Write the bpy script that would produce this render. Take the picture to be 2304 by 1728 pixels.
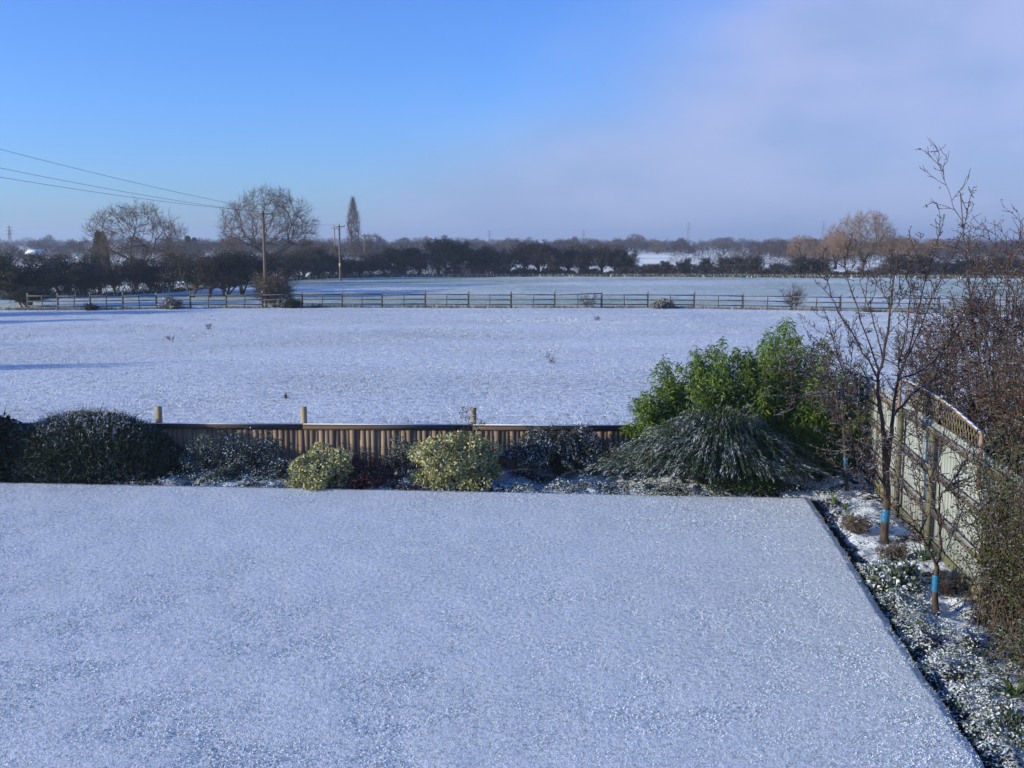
import bpy, math, random
import numpy as np
from mathutils import Vector

for o in list(bpy.data.objects): bpy.data.objects.remove(o)
S = bpy.context.scene
COL = S.collection
R = math.radians

# ------------------------------------------------------------------ camera
CAMZ, FPX, HORIZON = 4.8, 2300.0, 545.0
PITCH = math.atan((864 - HORIZON) / FPX)
cam = bpy.data.cameras.new('camera'); cam_o = bpy.data.objects.new('camera', cam); COL.objects.link(cam_o)
cam.sensor_width = 36; cam.lens = 36 * FPX / 2304; cam.clip_end = 9000; cam.clip_start = 0.1
cam_o.location = (0, 0, CAMZ); cam_o.rotation_euler = (math.pi / 2 - PITCH, 0, 0)
S.camera = cam_o

# ------------------------------------------------------------------ sky, sun, exposure
SUN_EL, SUN_AZ = 12.0, 15.0            # low winter sun from the left, a little behind the viewer
sd = Vector((math.cos(R(SUN_AZ)) * math.cos(R(SUN_EL)), math.sin(R(SUN_AZ)) * math.cos(R(SUN_EL)), -math.sin(R(SUN_EL))))
sun = bpy.data.lights.new('sun', 'SUN'); sun_o = bpy.data.objects.new('sun', sun); COL.objects.link(sun_o)
sun.energy = 4.2; sun.angle = R(0.6); sun.color = (1.0, 0.92, 0.74)
sun_o.rotation_euler = sd.to_track_quat('-Z', 'Y').to_euler(); sun_o.location = (-30, -10, 30)
W = bpy.data.worlds.new('World'); S.world = W; W.use_nodes = True
wt = W.node_tree; wt.nodes.clear()
def wn(t): return wt.nodes.new(t)
sky = wn('ShaderNodeTexSky'); sky.sky_type = 'NISHITA'; sky.sun_disc = False
sky.sun_elevation = R(SUN_EL)
sky.sun_rotation = math.atan2(-sd.x, -sd.y)
sky.altitude = 0; sky.air_density = 1.0; sky.dust_density = 0.4; sky.ozone_density = 3.0
tint = wn('ShaderNodeMix'); tint.data_type = 'RGBA'; tint.blend_type = 'MULTIPLY'; tint.inputs[0].default_value = 1
tint.inputs[7].default_value = (0.63, 1.0, 1.82, 1)
wt.links.new(sky.outputs[0], tint.inputs[6])
# a thin bank of stratus standing over the right-hand half of the sky
tc = wn('ShaderNodeTexCoord'); sp = wn('ShaderNodeSeparateXYZ'); wt.links.new(tc.outputs['Generated'], sp.inputs[0])
mp = wn('ShaderNodeMapping'); mp.inputs['Scale'].default_value = (1.6, 1.6, 3.4); wt.links.new(tc.outputs['Generated'], mp.inputs[0])
nz = wn('ShaderNodeTexNoise'); nz.inputs['Scale'].default_value = 1.5; nz.inputs['Detail'].default_value = 3.5; nz.inputs['Roughness'].default_value = 0.45
wt.links.new(mp.outputs[0], nz.inputs[0])
def wm(op, a, b=None, c=None):
    n = wn('ShaderNodeMath'); n.operation = op
    for i, v in enumerate((a, b, c)):
        if v is None: continue
        if isinstance(v, (int, float)): n.inputs[i].default_value = v
        else: wt.links.new(v, n.inputs[i])
    return n.outputs[0]
e = wm('MULTIPLY_ADD', sp.outputs['Z'], -2.0, sp.outputs['X'])
e = wm('MULTIPLY_ADD', nz.outputs[0], 0.62, e)
mr = wn('ShaderNodeMapRange'); mr.interpolation_type = 'SMOOTHSTEP'
mr.inputs[1].default_value = -0.12; mr.inputs[2].default_value = 0.26; mr.inputs[4].default_value = 0.85
wt.links.new(e, mr.inputs[0])
cl = wn('ShaderNodeMix'); cl.data_type = 'RGBA'
n2 = wn('ShaderNodeTexNoise'); n2.inputs['Scale'].default_value = 4.5; n2.inputs['Detail'].default_value = 5; n2.inputs['Roughness'].default_value = .5; wt.links.new(mp.outputs[0], n2.inputs[0])
cm = wn('ShaderNodeMapRange'); cm.interpolation_type = 'SMOOTHSTEP'; cm.inputs[1].default_value = .32; cm.inputs[2].default_value = .68; wt.links.new(n2.outputs[0], cm.inputs[0])
cc = wn('ShaderNodeMix'); cc.data_type = 'RGBA'; cc.inputs[6].default_value = (2.3, 2.95, 4.8, 1); cc.inputs[7].default_value = (3.05, 3.45, 5.3, 1); wt.links.new(cm.outputs[0], cc.inputs[0]); wt.links.new(cc.outputs[2], cl.inputs[7])
wt.links.new(mr.outputs[0], cl.inputs[0]); wt.links.new(tint.outputs[2], cl.inputs[6])
bg = wn('ShaderNodeBackground'); bg.inputs[1].default_value = 0.10
wo = wn('ShaderNodeOutputWorld'); wt.links.new(cl.outputs[2], bg.inputs[0]); wt.links.new(bg.outputs[0], wo.inputs[0])
vs = S.view_settings; vs.view_transform = 'Standard'; vs.look = 'None'; vs.gamma = 1; vs.exposure = 0.60
S.render.resolution_x, S.render.resolution_y = 1024, 768
S.cycles.filter_width = 1.5

# ------------------------------------------------------------------ survey: photo point -> place on the ground / at a distance
CP, SP = math.cos(PITCH), math.sin(PITCH)
def ray(x, y):
    a, b = (x - 1152) / FPX, -(y - 864) / FPX
    return a, CP + b * SP, -SP + b * CP
def gp(x, y, z=0.0):
    d = ray(x, y); t = (z - CAMZ) / d[2]; return np.array((d[0] * t, d[1] * t, z))
def at(x, y, Y):
    d = ray(x, y); t = Y / d[1]; return np.array((d[0] * t, Y, CAMZ + d[2] * t))

# ------------------------------------------------------------------ mesh helpers
def empty(name, loc=(0, 0, 0), rz=0, sc=1):
    o = bpy.data.objects.new(name, None); COL.objects.link(o); o.location = tuple(loc); o.rotation_euler = (0, 0, rz)
    o.scale = (sc, sc, sc) if isinstance(sc, (int, float)) else sc
    o.empty_display_size = 0.2
    return o
def tag(o, label, cat, group=None):
    o['label'] = label; o['category'] = cat
    if group: o['group'] = group
    return o
def raw_mesh(name, V, polys, mats, mi=None, smooth=False):
    """polys: list of int arrays (n,3) or (n,4); mi: list of material indices (int or array) for each"""
    V = np.asarray(V, dtype=np.float32).reshape(-1, 3)
    polys = [np.asarray(p, dtype=np.int32) for p in polys if len(p)]
    me = bpy.data.meshes.new(name)
    tot = np.concatenate([np.full(len(p), p.shape[1], np.int32) for p in polys])
    loops = np.concatenate([p.ravel() for p in polys])
    me.vertices.add(len(V)); me.vertices.foreach_set('co', V.ravel())
    me.loops.add(len(loops)); me.loops.foreach_set('vertex_index', loops)
    me.polygons.add(len(tot))
    st = np.zeros(len(tot), np.int32); st[1:] = np.cumsum(tot)[:-1]
    me.polygons.foreach_set('loop_start', st); me.polygons.foreach_set('loop_total', tot)
    if mi is not None:
        me.polygons.foreach_set('material_index', np.concatenate([np.full(len(p), m, np.int32) if np.isscalar(m) else np.asarray(m, np.int32) for p, m in zip(polys, mi)]))
    if smooth: me.polygons.foreach_set('use_smooth', np.ones(len(tot), bool))
    for m in (mats if isinstance(mats, (list, tuple)) else [mats]): me.materials.append(m)
    me.update(calc_edges=True); me.validate()
    return me
def link(name, me, parent=None, loc=None):
    o = bpy.data.objects.new(name, me); COL.objects.link(o)
    if parent: o.parent = parent
    if loc is not None: o.location = tuple(loc)
    return o
class Geo:
    def __init__(s): s.V = []; s.P = []; s.M = []; s.n = 0
    def add(s, V, F, m=0):
        V = np.asarray(V, float).reshape(-1, 3); F = np.asarray(F, int)
        s.V.append(V); s.P.append(F + s.n); s.M.append(m); s.n += len(V)
    def box(s, c, size, rz=0, m=0, taper=1.0):
        hx, hy, hz = np.array(size) / 2
        v = np.array([(x * (taper if z > 0 else 1), y * (taper if z > 0 else 1), z) for z in (-hz, hz) for x, y in ((-hx, -hy), (hx, -hy), (hx, hy), (-hx, hy))])
        ca, sa = math.cos(rz), math.sin(rz)
        v = np.stack([v[:, 0] * ca - v[:, 1] * sa, v[:, 0] * sa + v[:, 1] * ca, v[:, 2]], 1) + np.asarray(c)
        s.add(v, [(3, 2, 1, 0), (4, 5, 6, 7), (0, 1, 5, 4), (1, 2, 6, 5), (2, 3, 7, 6), (3, 0, 4, 7)], m)
    def beam(s, a, b, w, h, m=0):
        a, b = np.asarray(a, float), np.asarray(b, float); d = b - a; L = np.linalg.norm(d); d /= L
        up = np.array((0, 0, 1.0)) if abs(d[2]) < .95 else np.array((1.0, 0, 0))
        x = np.cross(d, up); x /= np.linalg.norm(x); y = np.cross(x, d)
        v = [p + x * sx * w / 2 + y * sy * h / 2 for p in (a, b) for sx, sy in ((-1, -1), (1, -1), (1, 1), (-1, 1))]
        s.add(v, [(3, 2, 1, 0), (4, 5, 6, 7), (0, 1, 5, 4), (1, 2, 6, 5), (2, 3, 7, 6), (3, 0, 4, 7)], m)
    def segs(s, P0, P1, R0, R1, n=4, m=0):
        P0, P1 = np.asarray(P0, float), np.asarray(P1, float); R0, R1 = np.asarray(R0, float), np.asarray(R1, float)
        if len(P0) == 0: return
        d = P1 - P0; d /= np.maximum(np.linalg.norm(d, axis=1, keepdims=True), 1e-9)
        up = np.where(np.abs(d[:, 2:3]) < .9, np.array([[0, 0, 1.0]]), np.array([[1.0, 0, 0]]))
        x = np.cross(d, up); x /= np.linalg.norm(x, axis=1, keepdims=True); y = np.cross(x, d)
        N = len(P0); a = np.arange(n) * 2 * np.pi / n
        ring = x[:, None, :] * np.cos(a)[None, :, None] + y[:, None, :] * np.sin(a)[None, :, None]
        v = np.concatenate([P0[:, None] + ring * R0[:, None, None], P1[:, None] + ring * R1[:, None, None]], 1)
        i = np.arange(n); j = (i + 1) % n
        f = np.stack([i, j, j + n, i + n], 1)[None] + (np.arange(N) * 2 * n)[:, None, None]
        s.add(v.reshape(-1, 3), f.reshape(-1, 4), m)
    def tube(s, pts, rad, n=6, m=0):
        pts = np.asarray(pts, float); k = len(pts); rad = np.full(k, rad, float) if np.isscalar(rad) else np.asarray(rad, float)
        t = np.gradient(pts, axis=0); t /= np.maximum(np.linalg.norm(t, axis=1, keepdims=True), 1e-9)
        ref = np.array((0.31, 0.95, 0.1)); x = np.cross(t, ref); x /= np.linalg.norm(x, axis=1, keepdims=True); y = np.cross(t, x)
        a = np.arange(n) * 2 * np.pi / n
        v = pts[:, None] + (x[:, None] * np.cos(a)[None, :, None] + y[:, None] * np.sin(a)[None, :, None]) * rad[:, None, None]
        F = []
        for q in range(k - 1):
            for i in range(n):
                j = (i + 1) % n; F.append((q * n + i, q * n + j, (q + 1) * n + j, (q + 1) * n + i))
        s.add(v.reshape(-1, 3), F, m)
        c = np.vstack([v[-1], pts[-1:]]); s.add(c, [(i, (i + 1) % n, n) for i in range(n)], m)
    def leaves(s, P, D, L, Wd, rng, m=0, fold=0.25, droop=0.0):
        """leaf blades: rhombs of two faces, folded along the midrib; P base, D direction"""
        P, D = np.asarray(P, float), np.asarray(D, float); N = len(P)
        if N == 0: return
        D = D / np.maximum(np.linalg.norm(D, axis=1, keepdims=True), 1e-9)
        rnd = rng.normal(size=(N, 3)); x = np.cross(D, rnd); x /= np.maximum(np.linalg.norm(x, axis=1, keepdims=True), 1e-9)
        z = np.cross(x, D)
        L = np.broadcast_to(L, (N,))[:, None]; Wd = np.broadcast_to(Wd, (N,))[:, None]
        mid = P + D * L * .5; tip = P + D * L; tip[:, 2] -= (droop * L[:, 0]); 
        v = np.stack([P, mid + x * Wd / 2 + z * Wd * fold, tip, mid - x * Wd / 2 + z * Wd * fold], 1)
        b = (np.arange(N) * 4)[:, None, None]
        f = np.array([[0, 1, 2], [0, 2, 3]])[None] + b
        s.add(v.reshape(-1, 3), f.reshape(-1, 3), m)
    def blades(s, P, D, L, Wd, rng, m=0):
        """single-triangle blades of grass or needles"""
        P, D = np.asarray(P, float), np.asarray(D, float); N = len(P)
        D = D / np.maximum(np.linalg.norm(D, axis=1, keepdims=True), 1e-9)
        rnd = rng.normal(size=(N, 3)); x = np.cross(D, rnd); x /= np.maximum(np.linalg.norm(x, axis=1, keepdims=True), 1e-9)
        L = np.broadcast_to(L, (N,))[:, None]; Wd = np.broadcast_to(Wd, (N,))[:, None]
        v = np.stack([P - x * Wd / 2, P + x * Wd / 2, P + D * L], 1)
        s.add(v.reshape(-1, 3), np.arange(N * 3).reshape(-1, 3), m)
    def mesh(s, name, mats, smooth=False): return raw_mesh(name, np.concatenate(s.V), s.P, mats, s.M, smooth)
    def build(s, name, mats, parent=None, smooth=False): return link(name, s.mesh(name, mats, smooth), parent)
def unit(v): v = np.asarray(v, float); return v / np.linalg.norm(v)
def rdir(rng, n): v = rng.normal(size=(n, 3)); return v / np.linalg.norm(v, axis=1, keepdims=True)
def vnoise(X, Y, seed, scale):
    """smooth value noise for heights and densities"""
    r = np.random.default_rng(seed); T = r.random((64, 64)); x = np.asarray(X) / scale; y = np.asarray(Y) / scale
    xi, yi = np.floor(x).astype(int), np.floor(y).astype(int); fx, fy = x - xi, y - yi
    fx = fx * fx * (3 - 2 * fx); fy = fy * fy * (3 - 2 * fy)
    g = lambda a, b: T[a % 64, b % 64]
    return (g(xi, yi) * (1 - fx) + g(xi + 1, yi) * fx) * (1 - fy) + (g(xi, yi + 1) * (1 - fx) + g(xi + 1, yi + 1) * fx) * fy
def copy_tree(o, parent=None):
    c = o.copy(); COL.objects.link(c); c.parent = parent
    for ch in o.children: copy_tree(ch, c)
    return c

# ------------------------------------------------------------------ materials
class NT:
    def __init__(s, name):
        s.m = bpy.data.materials.new(name); s.m.use_nodes = True; s.t = s.m.node_tree; s.t.nodes.clear()
        s.out = s.n('ShaderNodeOutputMaterial'); s.b = s.n('ShaderNodeBsdfPrincipled'); s.l(s.b.outputs[0], s.out.inputs[0])
    def n(s, t): return s.t.nodes.new(t)
    def l(s, a, b): s.t.links.new(a, b)
    def val(s, v, sock):
        if isinstance(v, (int, float)): sock.default_value = v
        elif isinstance(v, tuple): sock.default_value = v if len(v) == 4 else v + (1,)
        else: s.l(v, sock)
    def math(s, op, a, b=0.0, c=None, clamp=False):
        n = s.n('ShaderNodeMath'); n.operation = op; n.use_clamp = clamp
        s.val(a, n.inputs[0]); s.val(b, n.inputs[1])
        if c is not None: s.val(c, n.inputs[2])
        return n.outputs[0]
    def mix(s, f, a, b, bt='MIX'):
        n = s.n('ShaderNodeMix'); n.data_type = 'RGBA'; n.blend_type = bt
        s.val(f, n.inputs[0]); s.val(a, n.inputs[6]); s.val(b, n.inputs[7]); return n.outputs[2]
    def noise(s, scale, detail=3, rough=.55, coord='Object', stretch=None, off=None):
        tc = s.n('ShaderNodeTexCoord'); v = tc.outputs[coord] if coord != 'Position' else s.n('ShaderNodeNewGeometry').outputs['Position']
        if stretch is not None or off is not None:
            mp = s.n('ShaderNodeMapping'); s.l(v, mp.inputs[0])
            if stretch is not None: mp.inputs['Scale'].default_value = stretch
            if off is not None: mp.inputs['Location'].default_value = off
            v = mp.outputs[0]
        n = s.n('ShaderNodeTexNoise'); n.inputs['Scale'].default_value = scale; n.inputs['Detail'].default_value = detail; n.inputs['Roughness'].default_value = rough
        s.l(v, n.inputs[0]); return n.outputs[0]
    def step(s, v, a, b, lo=0.0, hi=1.0):
        n = s.n('ShaderNodeMapRange'); n.interpolation_type = 'SMOOTHSTEP'
        s.val(v, n.inputs[0]); n.inputs[1].default_value = a; n.inputs[2].default_value = b; n.inputs[3].default_value = lo; n.inputs[4].default_value = hi
        return n.outputs[0]
    def bump(s, h, strength, dist):
        n = s.n('ShaderNodeBump'); n.inputs['Strength'].default_value = strength; n.inputs['Distance'].default_value = dist
        s.l(h, n.inputs['Height']); s.l(n.outputs[0], s.b.inputs['Normal'])
    def fin(s, col, rough=.85, spec=.2):
        s.val(col, s.b.inputs['Base Color']); s.val(rough, s.b.inputs['Roughness']); s.b.inputs['Specular IOR Level'].default_value = spec
        return s.m
SNOW = (0.785, 0.835, 0.86)
def plant_mat(name, c1, c2, snow=0.0, th=0.55, nscale=6.0, trans=0.0, rough=.7, spread=.25):
    """leaf or twig colour that differs from leaf to leaf, snow lying on what faces up"""
    k = NT(name); g = k.n('ShaderNodeNewGeometry')
    col = k.mix(g.outputs['Random Per Island'], c1, c2)
    if snow > 0:
        sx = k.n('ShaderNodeSeparateXYZ'); k.l(g.outputs['Normal'], sx.inputs[0])
        nn = k.noise(nscale, 2, coord='Position')
        f = k.math('MULTIPLY_ADD', k.math('SUBTRACT', nn, .5), 1.4, sx.outputs[2])
        f = k.step(f, th - spread, th + spread, 0, snow)
        col = k.mix(f, col, SNOW)
    if trans > 0:
        k.b.inputs['Subsurface Weight'].default_value = 0
        tr = k.n('ShaderNodeBsdfTranslucent'); k.val(col, tr.inputs[0]); ms = k.n('ShaderNodeMixShader'); ms.inputs[0].default_value = trans
        k.l(k.b.outputs[0], ms.inputs[1]); k.l(tr.outputs[0], ms.inputs[2]); k.l(ms.outputs[0], k.out.inputs[0])
    return k.fin(col, rough, .25)
def bark_mat(name, c1, c2, snow=0.0, th=.6, scale=20):
    k = NT(name); n1 = k.noise(scale, 4, stretch=(1, 1, .25)); col = k.mix(k.step(n1, .3, .7), c1, c2)
    if snow > 0:
        g = k.n('ShaderNodeNewGeometry'); sx = k.n('ShaderNodeSeparateXYZ'); k.l(g.outputs['Normal'], sx.inputs[0])
        f = k.math('MULTIPLY_ADD', k.math('SUBTRACT', k.noise(14, 2, coord='Position'), .5), 1.0, sx.outputs[2])
        col = k.mix(k.step(f, th - .15, th + .15, 0, snow), col, SNOW)
    k.bump(n1, .5, .01)
    return k.fin(col, .85, .2)
def snow_ground(name, grass1, grass2, cover, fine, patch, bump=.02, pstretch=(1, 1, 1), pw=.55):
    k = NT(name)
    a = k.noise(fine, 5, .65, 'Position'); b = k.noise(patch, 3, .5, 'Position', stretch=pstretch); c = k.noise(fine * .23, 3, .6, 'Position', off=(3, 7, 0))
    gcol = k.mix(c, grass1, grass2)
    f = k.math('ADD', k.math('MULTIPLY', a, .55), k.math('MULTIPLY', b, pw)); f = k.math('MULTIPLY_ADD', c, .25, f)
    f = k.step(f, cover - .10, cover + .10)
    col = k.mix(f, gcol, SNOW)
    k.bump(k.math('MULTIPLY_ADD', c, 1.5, a), 1.0, bump)
    return k.fin(col, .8, .15)
M = {}
M['lawn'] = snow_ground('lawn_snow', (.18, .21, .17), (.32, .34, .29), .375, 60, .55, .012, pw=.05)
M['paddock'] = snow_ground('paddock_snow', (.12, .13, .09), (.24, .23, .18), .405, 13, .10, .05, (.6, 1.6, 1), pw=.12)
M['field'] = snow_ground('field_snow', (.26, .34, .22), (.38, .44, .32), .56, 5, .05, .04, (.5, 1.3, 1), pw=.30)
M['land'] = snow_ground('land_snow', (.09, .12, .07), (.18, .20, .12), .56, 1.5, .012, .05)
def soil():
    k = NT('bed_soil'); a = k.noise(26, 5, .6, 'Position'); b = k.noise(1.3, 3, .55, 'Position'); c = k.noise(90, 2, .6, 'Position')
    col = k.mix(a, (.012, .010, .009), (.05, .038, .03))
    g = k.n('ShaderNodeNewGeometry'); sx = k.n('ShaderNodeSeparateXYZ'); k.l(g.outputs['Normal'], sx.inputs[0])
    f = k.math('ADD', k.math('MULTIPLY', a, .8), k.math('MULTIPLY', b, .75)); f = k.math('MULTIPLY_ADD', sx.outputs[2], .35, f)
    pz = k.n('ShaderNodeSeparateXYZ'); k.l(g.outputs['Position'], pz.inputs[0])
    f = k.math('MULTIPLY', k.step(f, 1.02, 1.15), k.step(pz.outputs[2], -.10, -.055)); col = k.mix(f, col, SNOW)
    k.bump(k.math('MULTIPLY_ADD', c, .3, a), 1, .05); return k.fin(col, .9, .1)
M['soil'] = soil()
M['edge'] = NT('turf_edge').fin((.016, .014, .011), .95, .05)
def grass_mat(name, g1, g2, snowfrac):
    k = NT(name); g = k.n('ShaderNodeNewGeometry'); r = g.outputs['Random Per Island']
    gc = k.mix(k.noise(4, 2, coord='Position'), g1, g2)
    nn = k.noise(.7, 3, coord='Position')
    f = k.step(k.math('MULTIPLY_ADD', k.math('SUBTRACT', nn, .5), .28, r), 1 - snowfrac - .12, 1 - snowfrac + .12)
    return k.fin(k.mix(f, gc, SNOW), .8, .15)
M['lawn_grass'] = grass_mat('lawn_grass_blades', (.13, .17, .12), (.26, .29, .24), .74)
M['paddock_grass'] = grass_mat('paddock_grass_blades', (.18, .19, .14), (.34, .32, .25), .62)
M['rough_grass'] = grass_mat('rough_dead_grass', (.16, .14, .07), (.30, .23, .13), .12)
M['verge_grass'] = grass_mat('verge_green_grass', (.05, .07, .03), (.15, .13, .07), .15)
def wood(name, c1, c2, c3, rot=False, snow=0.0, green=0.0):
    k = NT(name); st = (60, 60, 1.6) if not rot else (3, 3, 60)
    a = k.noise(1, 4, .6, stretch=st); b = k.noise(2.2, 3, .5)
    oi = k.n('ShaderNodeObjectInfo'); col = k.mix(k.step(a, .3, .7), c1, c2); col = k.mix(k.math('MULTIPLY', oi.outputs['Random'], .8), col, c3)
    if green: col = k.mix(k.step(b, .45, .7, 0, green), col, (.13, .16, .07))
    if snow:
        g = k.n('ShaderNodeNewGeometry'); sx = k.n('ShaderNodeSeparateXYZ'); k.l(g.outputs['Normal'], sx.inputs[0])
        col = k.mix(k.step(sx.outputs[2], .5, .8, 0, snow), col, SNOW)
    k.bump(a, .35, .006); return k.fin(col, .8, .2)
M['board'] = wood('brown_fence_board', (.25, .17, .11), (.34, .24, .155), (.19, .13, .085))
M['cap'] = wood('dark_fence_capping', (.085, .06, .045), (.12, .085, .06), (.085, .06, .045), True, snow=.95)
M['gpost'] = wood('yellow_post_timber', (.34, .27, .15), (.42, .34, .20), (.28, .22, .12))
M['pale'] = wood('pale_grey_fence_board', (.29, .305, .28), (.38, .395, .37), (.25, .28, .24), green=.15)
M['sidepost'] = wood('greenish_fence_post', (.11, .10, .065), (.17, .15, .10), (.10, .10, .06), green=.2)
M['siderail'] = wood('weathered_fence_rail', (.075, .062, .045), (.125, .10, .07), (.07, .06, .045), True, snow=.4, green=.15)
M['gravel'] = wood('mossy_gravel_board', (.15, .135, .075), (.22, .19, .11), (.13, .13, .07), True, green=.4)
M['lattice'] = wood('lattice_timber', (.20, .155, .085), (.28, .21, .12), (.17, .15, .08), green=.4)
M['latticecap'] = wood('lattice_cap_timber', (.20, .13, .09), (.26, .18, .12), (.17, .12, .08), True, snow=.95)
M['latpost'] = wood('pinkish_lattice_post', (.34, .21, .17), (.42, .28, .22), (.30, .19, .15))
M['railw'] = wood('grey_rail_timber', (.075, .07, .06), (.12, .11, .09), (.065, .06, .055), True, snow=.5)
M['postw'] = wood('grey_post_timber', (.075, .07, .055), (.12, .11, .085), (.06, .06, .045), snow=.6)
M['pole'] = wood('pole_timber', (.15, .11, .08), (.22, .16, .115), (.12, .09, .065))
M['metal'] = NT('dark_metal').fin((.05, .05, .055), .5, .5)
M['plate'] = NT('yellow_pole_plate').fin((.6, .5, .12), .5, .4)
M['porcelain'] = NT('insulator').fin((.25, .22, .2), .3, .5)
M['steel'] = NT('pylon_steel').fin((.16, .17, .18), .6, .4)
k_ = NT('blue_tree_band'); M['tie'] = k_.fin(k_.mix(k_.noise(40, 3), (.008, .07, .15), (.03, .20, .34)), .28, .6)
M['bark'] = bark_mat('tree_bark', (.05, .04, .033), (.11, .085, .065))
M['fruit_bark'] = bark_mat('fruit_tree_bark', (.032, .022, .020), (.085, .055, .045), snow=.75, th=.84)
M['trunk_bark'] = bark_mat('fruit_tree_trunk_bark', (.035, .027, .022), (.10, .07, .05))
M['twig'] = plant_mat('bare_twigs', (.065, .046, .036), (.13, .092, .065))
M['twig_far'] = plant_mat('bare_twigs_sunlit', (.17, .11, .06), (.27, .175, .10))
M['twig_dark'] = plant_mat('hawthorn_twigs', (.045, .033, .028), (.10, .07, .055))
M['twig_red'] = plant_mat('red_brown_twigs', (.04, .026, .023), (.105, .062, .048), snow=.5, th=.9)
M['ivy'] = plant_mat('ivy_leaves', (.012, .022, .010), (.035, .05, .02), rough=.5)
M['ivy_green'] = plant_mat('ivy_leaves_green', (.03, .055, .015), (.07, .10, .03), rough=.5)
M['conifer'] = plant_mat('far_conifer_foliage', (.02, .035, .025), (.05, .06, .03))
M['mound'] = plant_mat('frosted_evergreen_shoots', (.012, .026, .012), (.05, .07, .03), snow=.35, th=.75, nscale=3, spread=.3)
M['mound_frost'] = plant_mat('frosted_evergreen_tips', (.02, .035, .02), (.07, .09, .05), snow=.8, th=.05, nscale=1.6, spread=.4)
M['laurel'] = plant_mat('dark_glossy_leaves', (.010, .018, .008), (.03, .04, .018), snow=.35, th=.95, rough=.4)
M['gold'] = plant_mat('gold_variegated_leaves', (.17, .175, .05), (.56, .54, .27), snow=.8, th=1.0, nscale=3, trans=.1, spread=.35)
M['berberis'] = plant_mat('dark_red_leaves', (.035, .014, .016), (.09, .03, .028), snow=.7, th=.98, nscale=9)
M['greygreen'] = plant_mat('grey_green_leaves', (.03, .05, .03), (.10, .12, .07), snow=.7, th=.75, nscale=7)
M['coton'] = plant_mat('small_dark_leaves', (.014, .024, .016), (.05, .06, .035), snow=.9, th=.74, nscale=4, spread=.2)
M['broom'] = plant_mat('broom_sprays', (.012, .026, .012), (.06, .09, .035), snow=.85, th=.76, nscale=2.5, spread=.22)
M['snowleaf'] = plant_mat('snow_covered_leaves', (.10, .16, .05), (.22, .28, .10), snow=.95, th=.35)
M['bamboo'] = plant_mat('bamboo_leaves', (.042, .095, .012), (.20, .285, .045), snow=.6, th=.95, nscale=2, trans=.2)
M['culm'] = NT('bamboo_culm').fin((.16, .17, .05), .5, .4)
M['cover'] = plant_mat('ground_cover_leaves', (.03, .05, .025), (.11, .14, .06), snow=.92, th=.55, nscale=4, spread=.3)
M['hedgeleaf'] = plant_mat('pyracantha_leaves', (.018, .030, .010), (.075, .075, .025), snow=.5, th=.95)
M['berry'] = NT('red_berries').fin((.30, .035, .02), .4, .4)
M['berry_o'] = NT('orange_berries').fin((.45, .12, .02), .4, .4)
M['dead'] = plant_mat('dead_brown_stalks', (.06, .042, .032), (.16, .11, .075), snow=.6, th=.85)
M['strap'] = plant_mat('green_strap_leaves', (.05, .10, .015), (.16, .22, .05), trans=.2)
M['brick'] = NT('far_brick').fin((.32, .17, .12), .9, .1)
M['roofsnow'] = NT('snowy_roof').fin(SNOW, .8, .1)
M['render'] = NT('far_render').fin((.40, .36, .32), .9, .1)
M['glass'] = NT('far_window_glass').fin((.03, .035, .05), .15, .5)

# ================================================================== THE GROUND
def structure(o): o['kind'] = 'structure'; return o
def stuff(o, label, cat): o['kind'] = 'stuff'; o['label'] = label; o['category'] = cat; return o
g = Geo(); g.box((0, 1900, -.65), (5200, 4000, 1.0)); structure(g.build('ground', M['land']))
# paddock post-and-rail fence line (survey of the posts' feet)
POSTS = [(131, 697), (204, 697), (277, 696), (353, 695), (429, 694), (510, 694), (592, 693), (680, 692), (770, 692), (860, 692), (957, 692), (1054, 692.5),
         (1150, 693), (1248, 693), (1353, 693), (1457, 693), (1561, 694), (1671, 696), (1780, 698), (1890, 700), (2000, 702), (2111, 704), (2222, 707), (2335, 710)]
FP = [gp(64, 697)] + [gp(*p) for p in POSTS]
fx = np.array([p[0] for p in FP]); fy = np.array([p[1] for p in FP])
def fence_y(x): return np.interp(x, fx, fy)
HL = [gp(*p) for p in ((-60, 676), (60, 672), (200, 667), (400, 655), (560, 640), (640, 632), (700, 627), (820, 623), (1000, 622), (1450, 622), (2100, 625), (2500, 627))]
hx = np.array([-95] + [p[0] for p in HL] + [110]); hy = np.array([80] + [p[1] for p in HL] + [139.0])
def hedge_y(x): return np.interp(x, hx, hy)
def strip(name, mat, nx, ny, y0f, y1f, x0, x1, amp, z0, sc):
    u = np.linspace(x0, x1, nx); v = np.linspace(0, 1, ny)
    X, Vv = np.meshgrid(u, v); Y = y0f(X) * (1 - Vv) + y1f(X) * Vv
    Z = z0 + amp * (vnoise(X + 300, Y, 5, sc) - .5) + amp * .5 * (vnoise(X + 300, Y, 6, sc * .35) - .5)
    i = np.arange(nx * ny).reshape(ny, nx)
    F = np.stack([i[:-1, :-1].ravel(), i[:-1, 1:].ravel(), i[1:, 1:].ravel(), i[1:, :-1].ravel()], 1)
    return structure(link(name, raw_mesh(name, np.stack([X, Y, Z], -1).reshape(-1, 3), [F], mat, smooth=True)))
strip('paddock', M['paddock'], 300, 170, lambda x: x * 0 + 21.3, lambda x: fence_y(x), -75, 75, .05, 0.0, 2.2)
strip('far_field', M['field'], 200, 80, lambda x: fence_y(x), lambda x: np.maximum(hedge_y(x) + 1.0, fence_y(x) + 1), -75, 75, .14, -0.01, 7)

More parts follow.
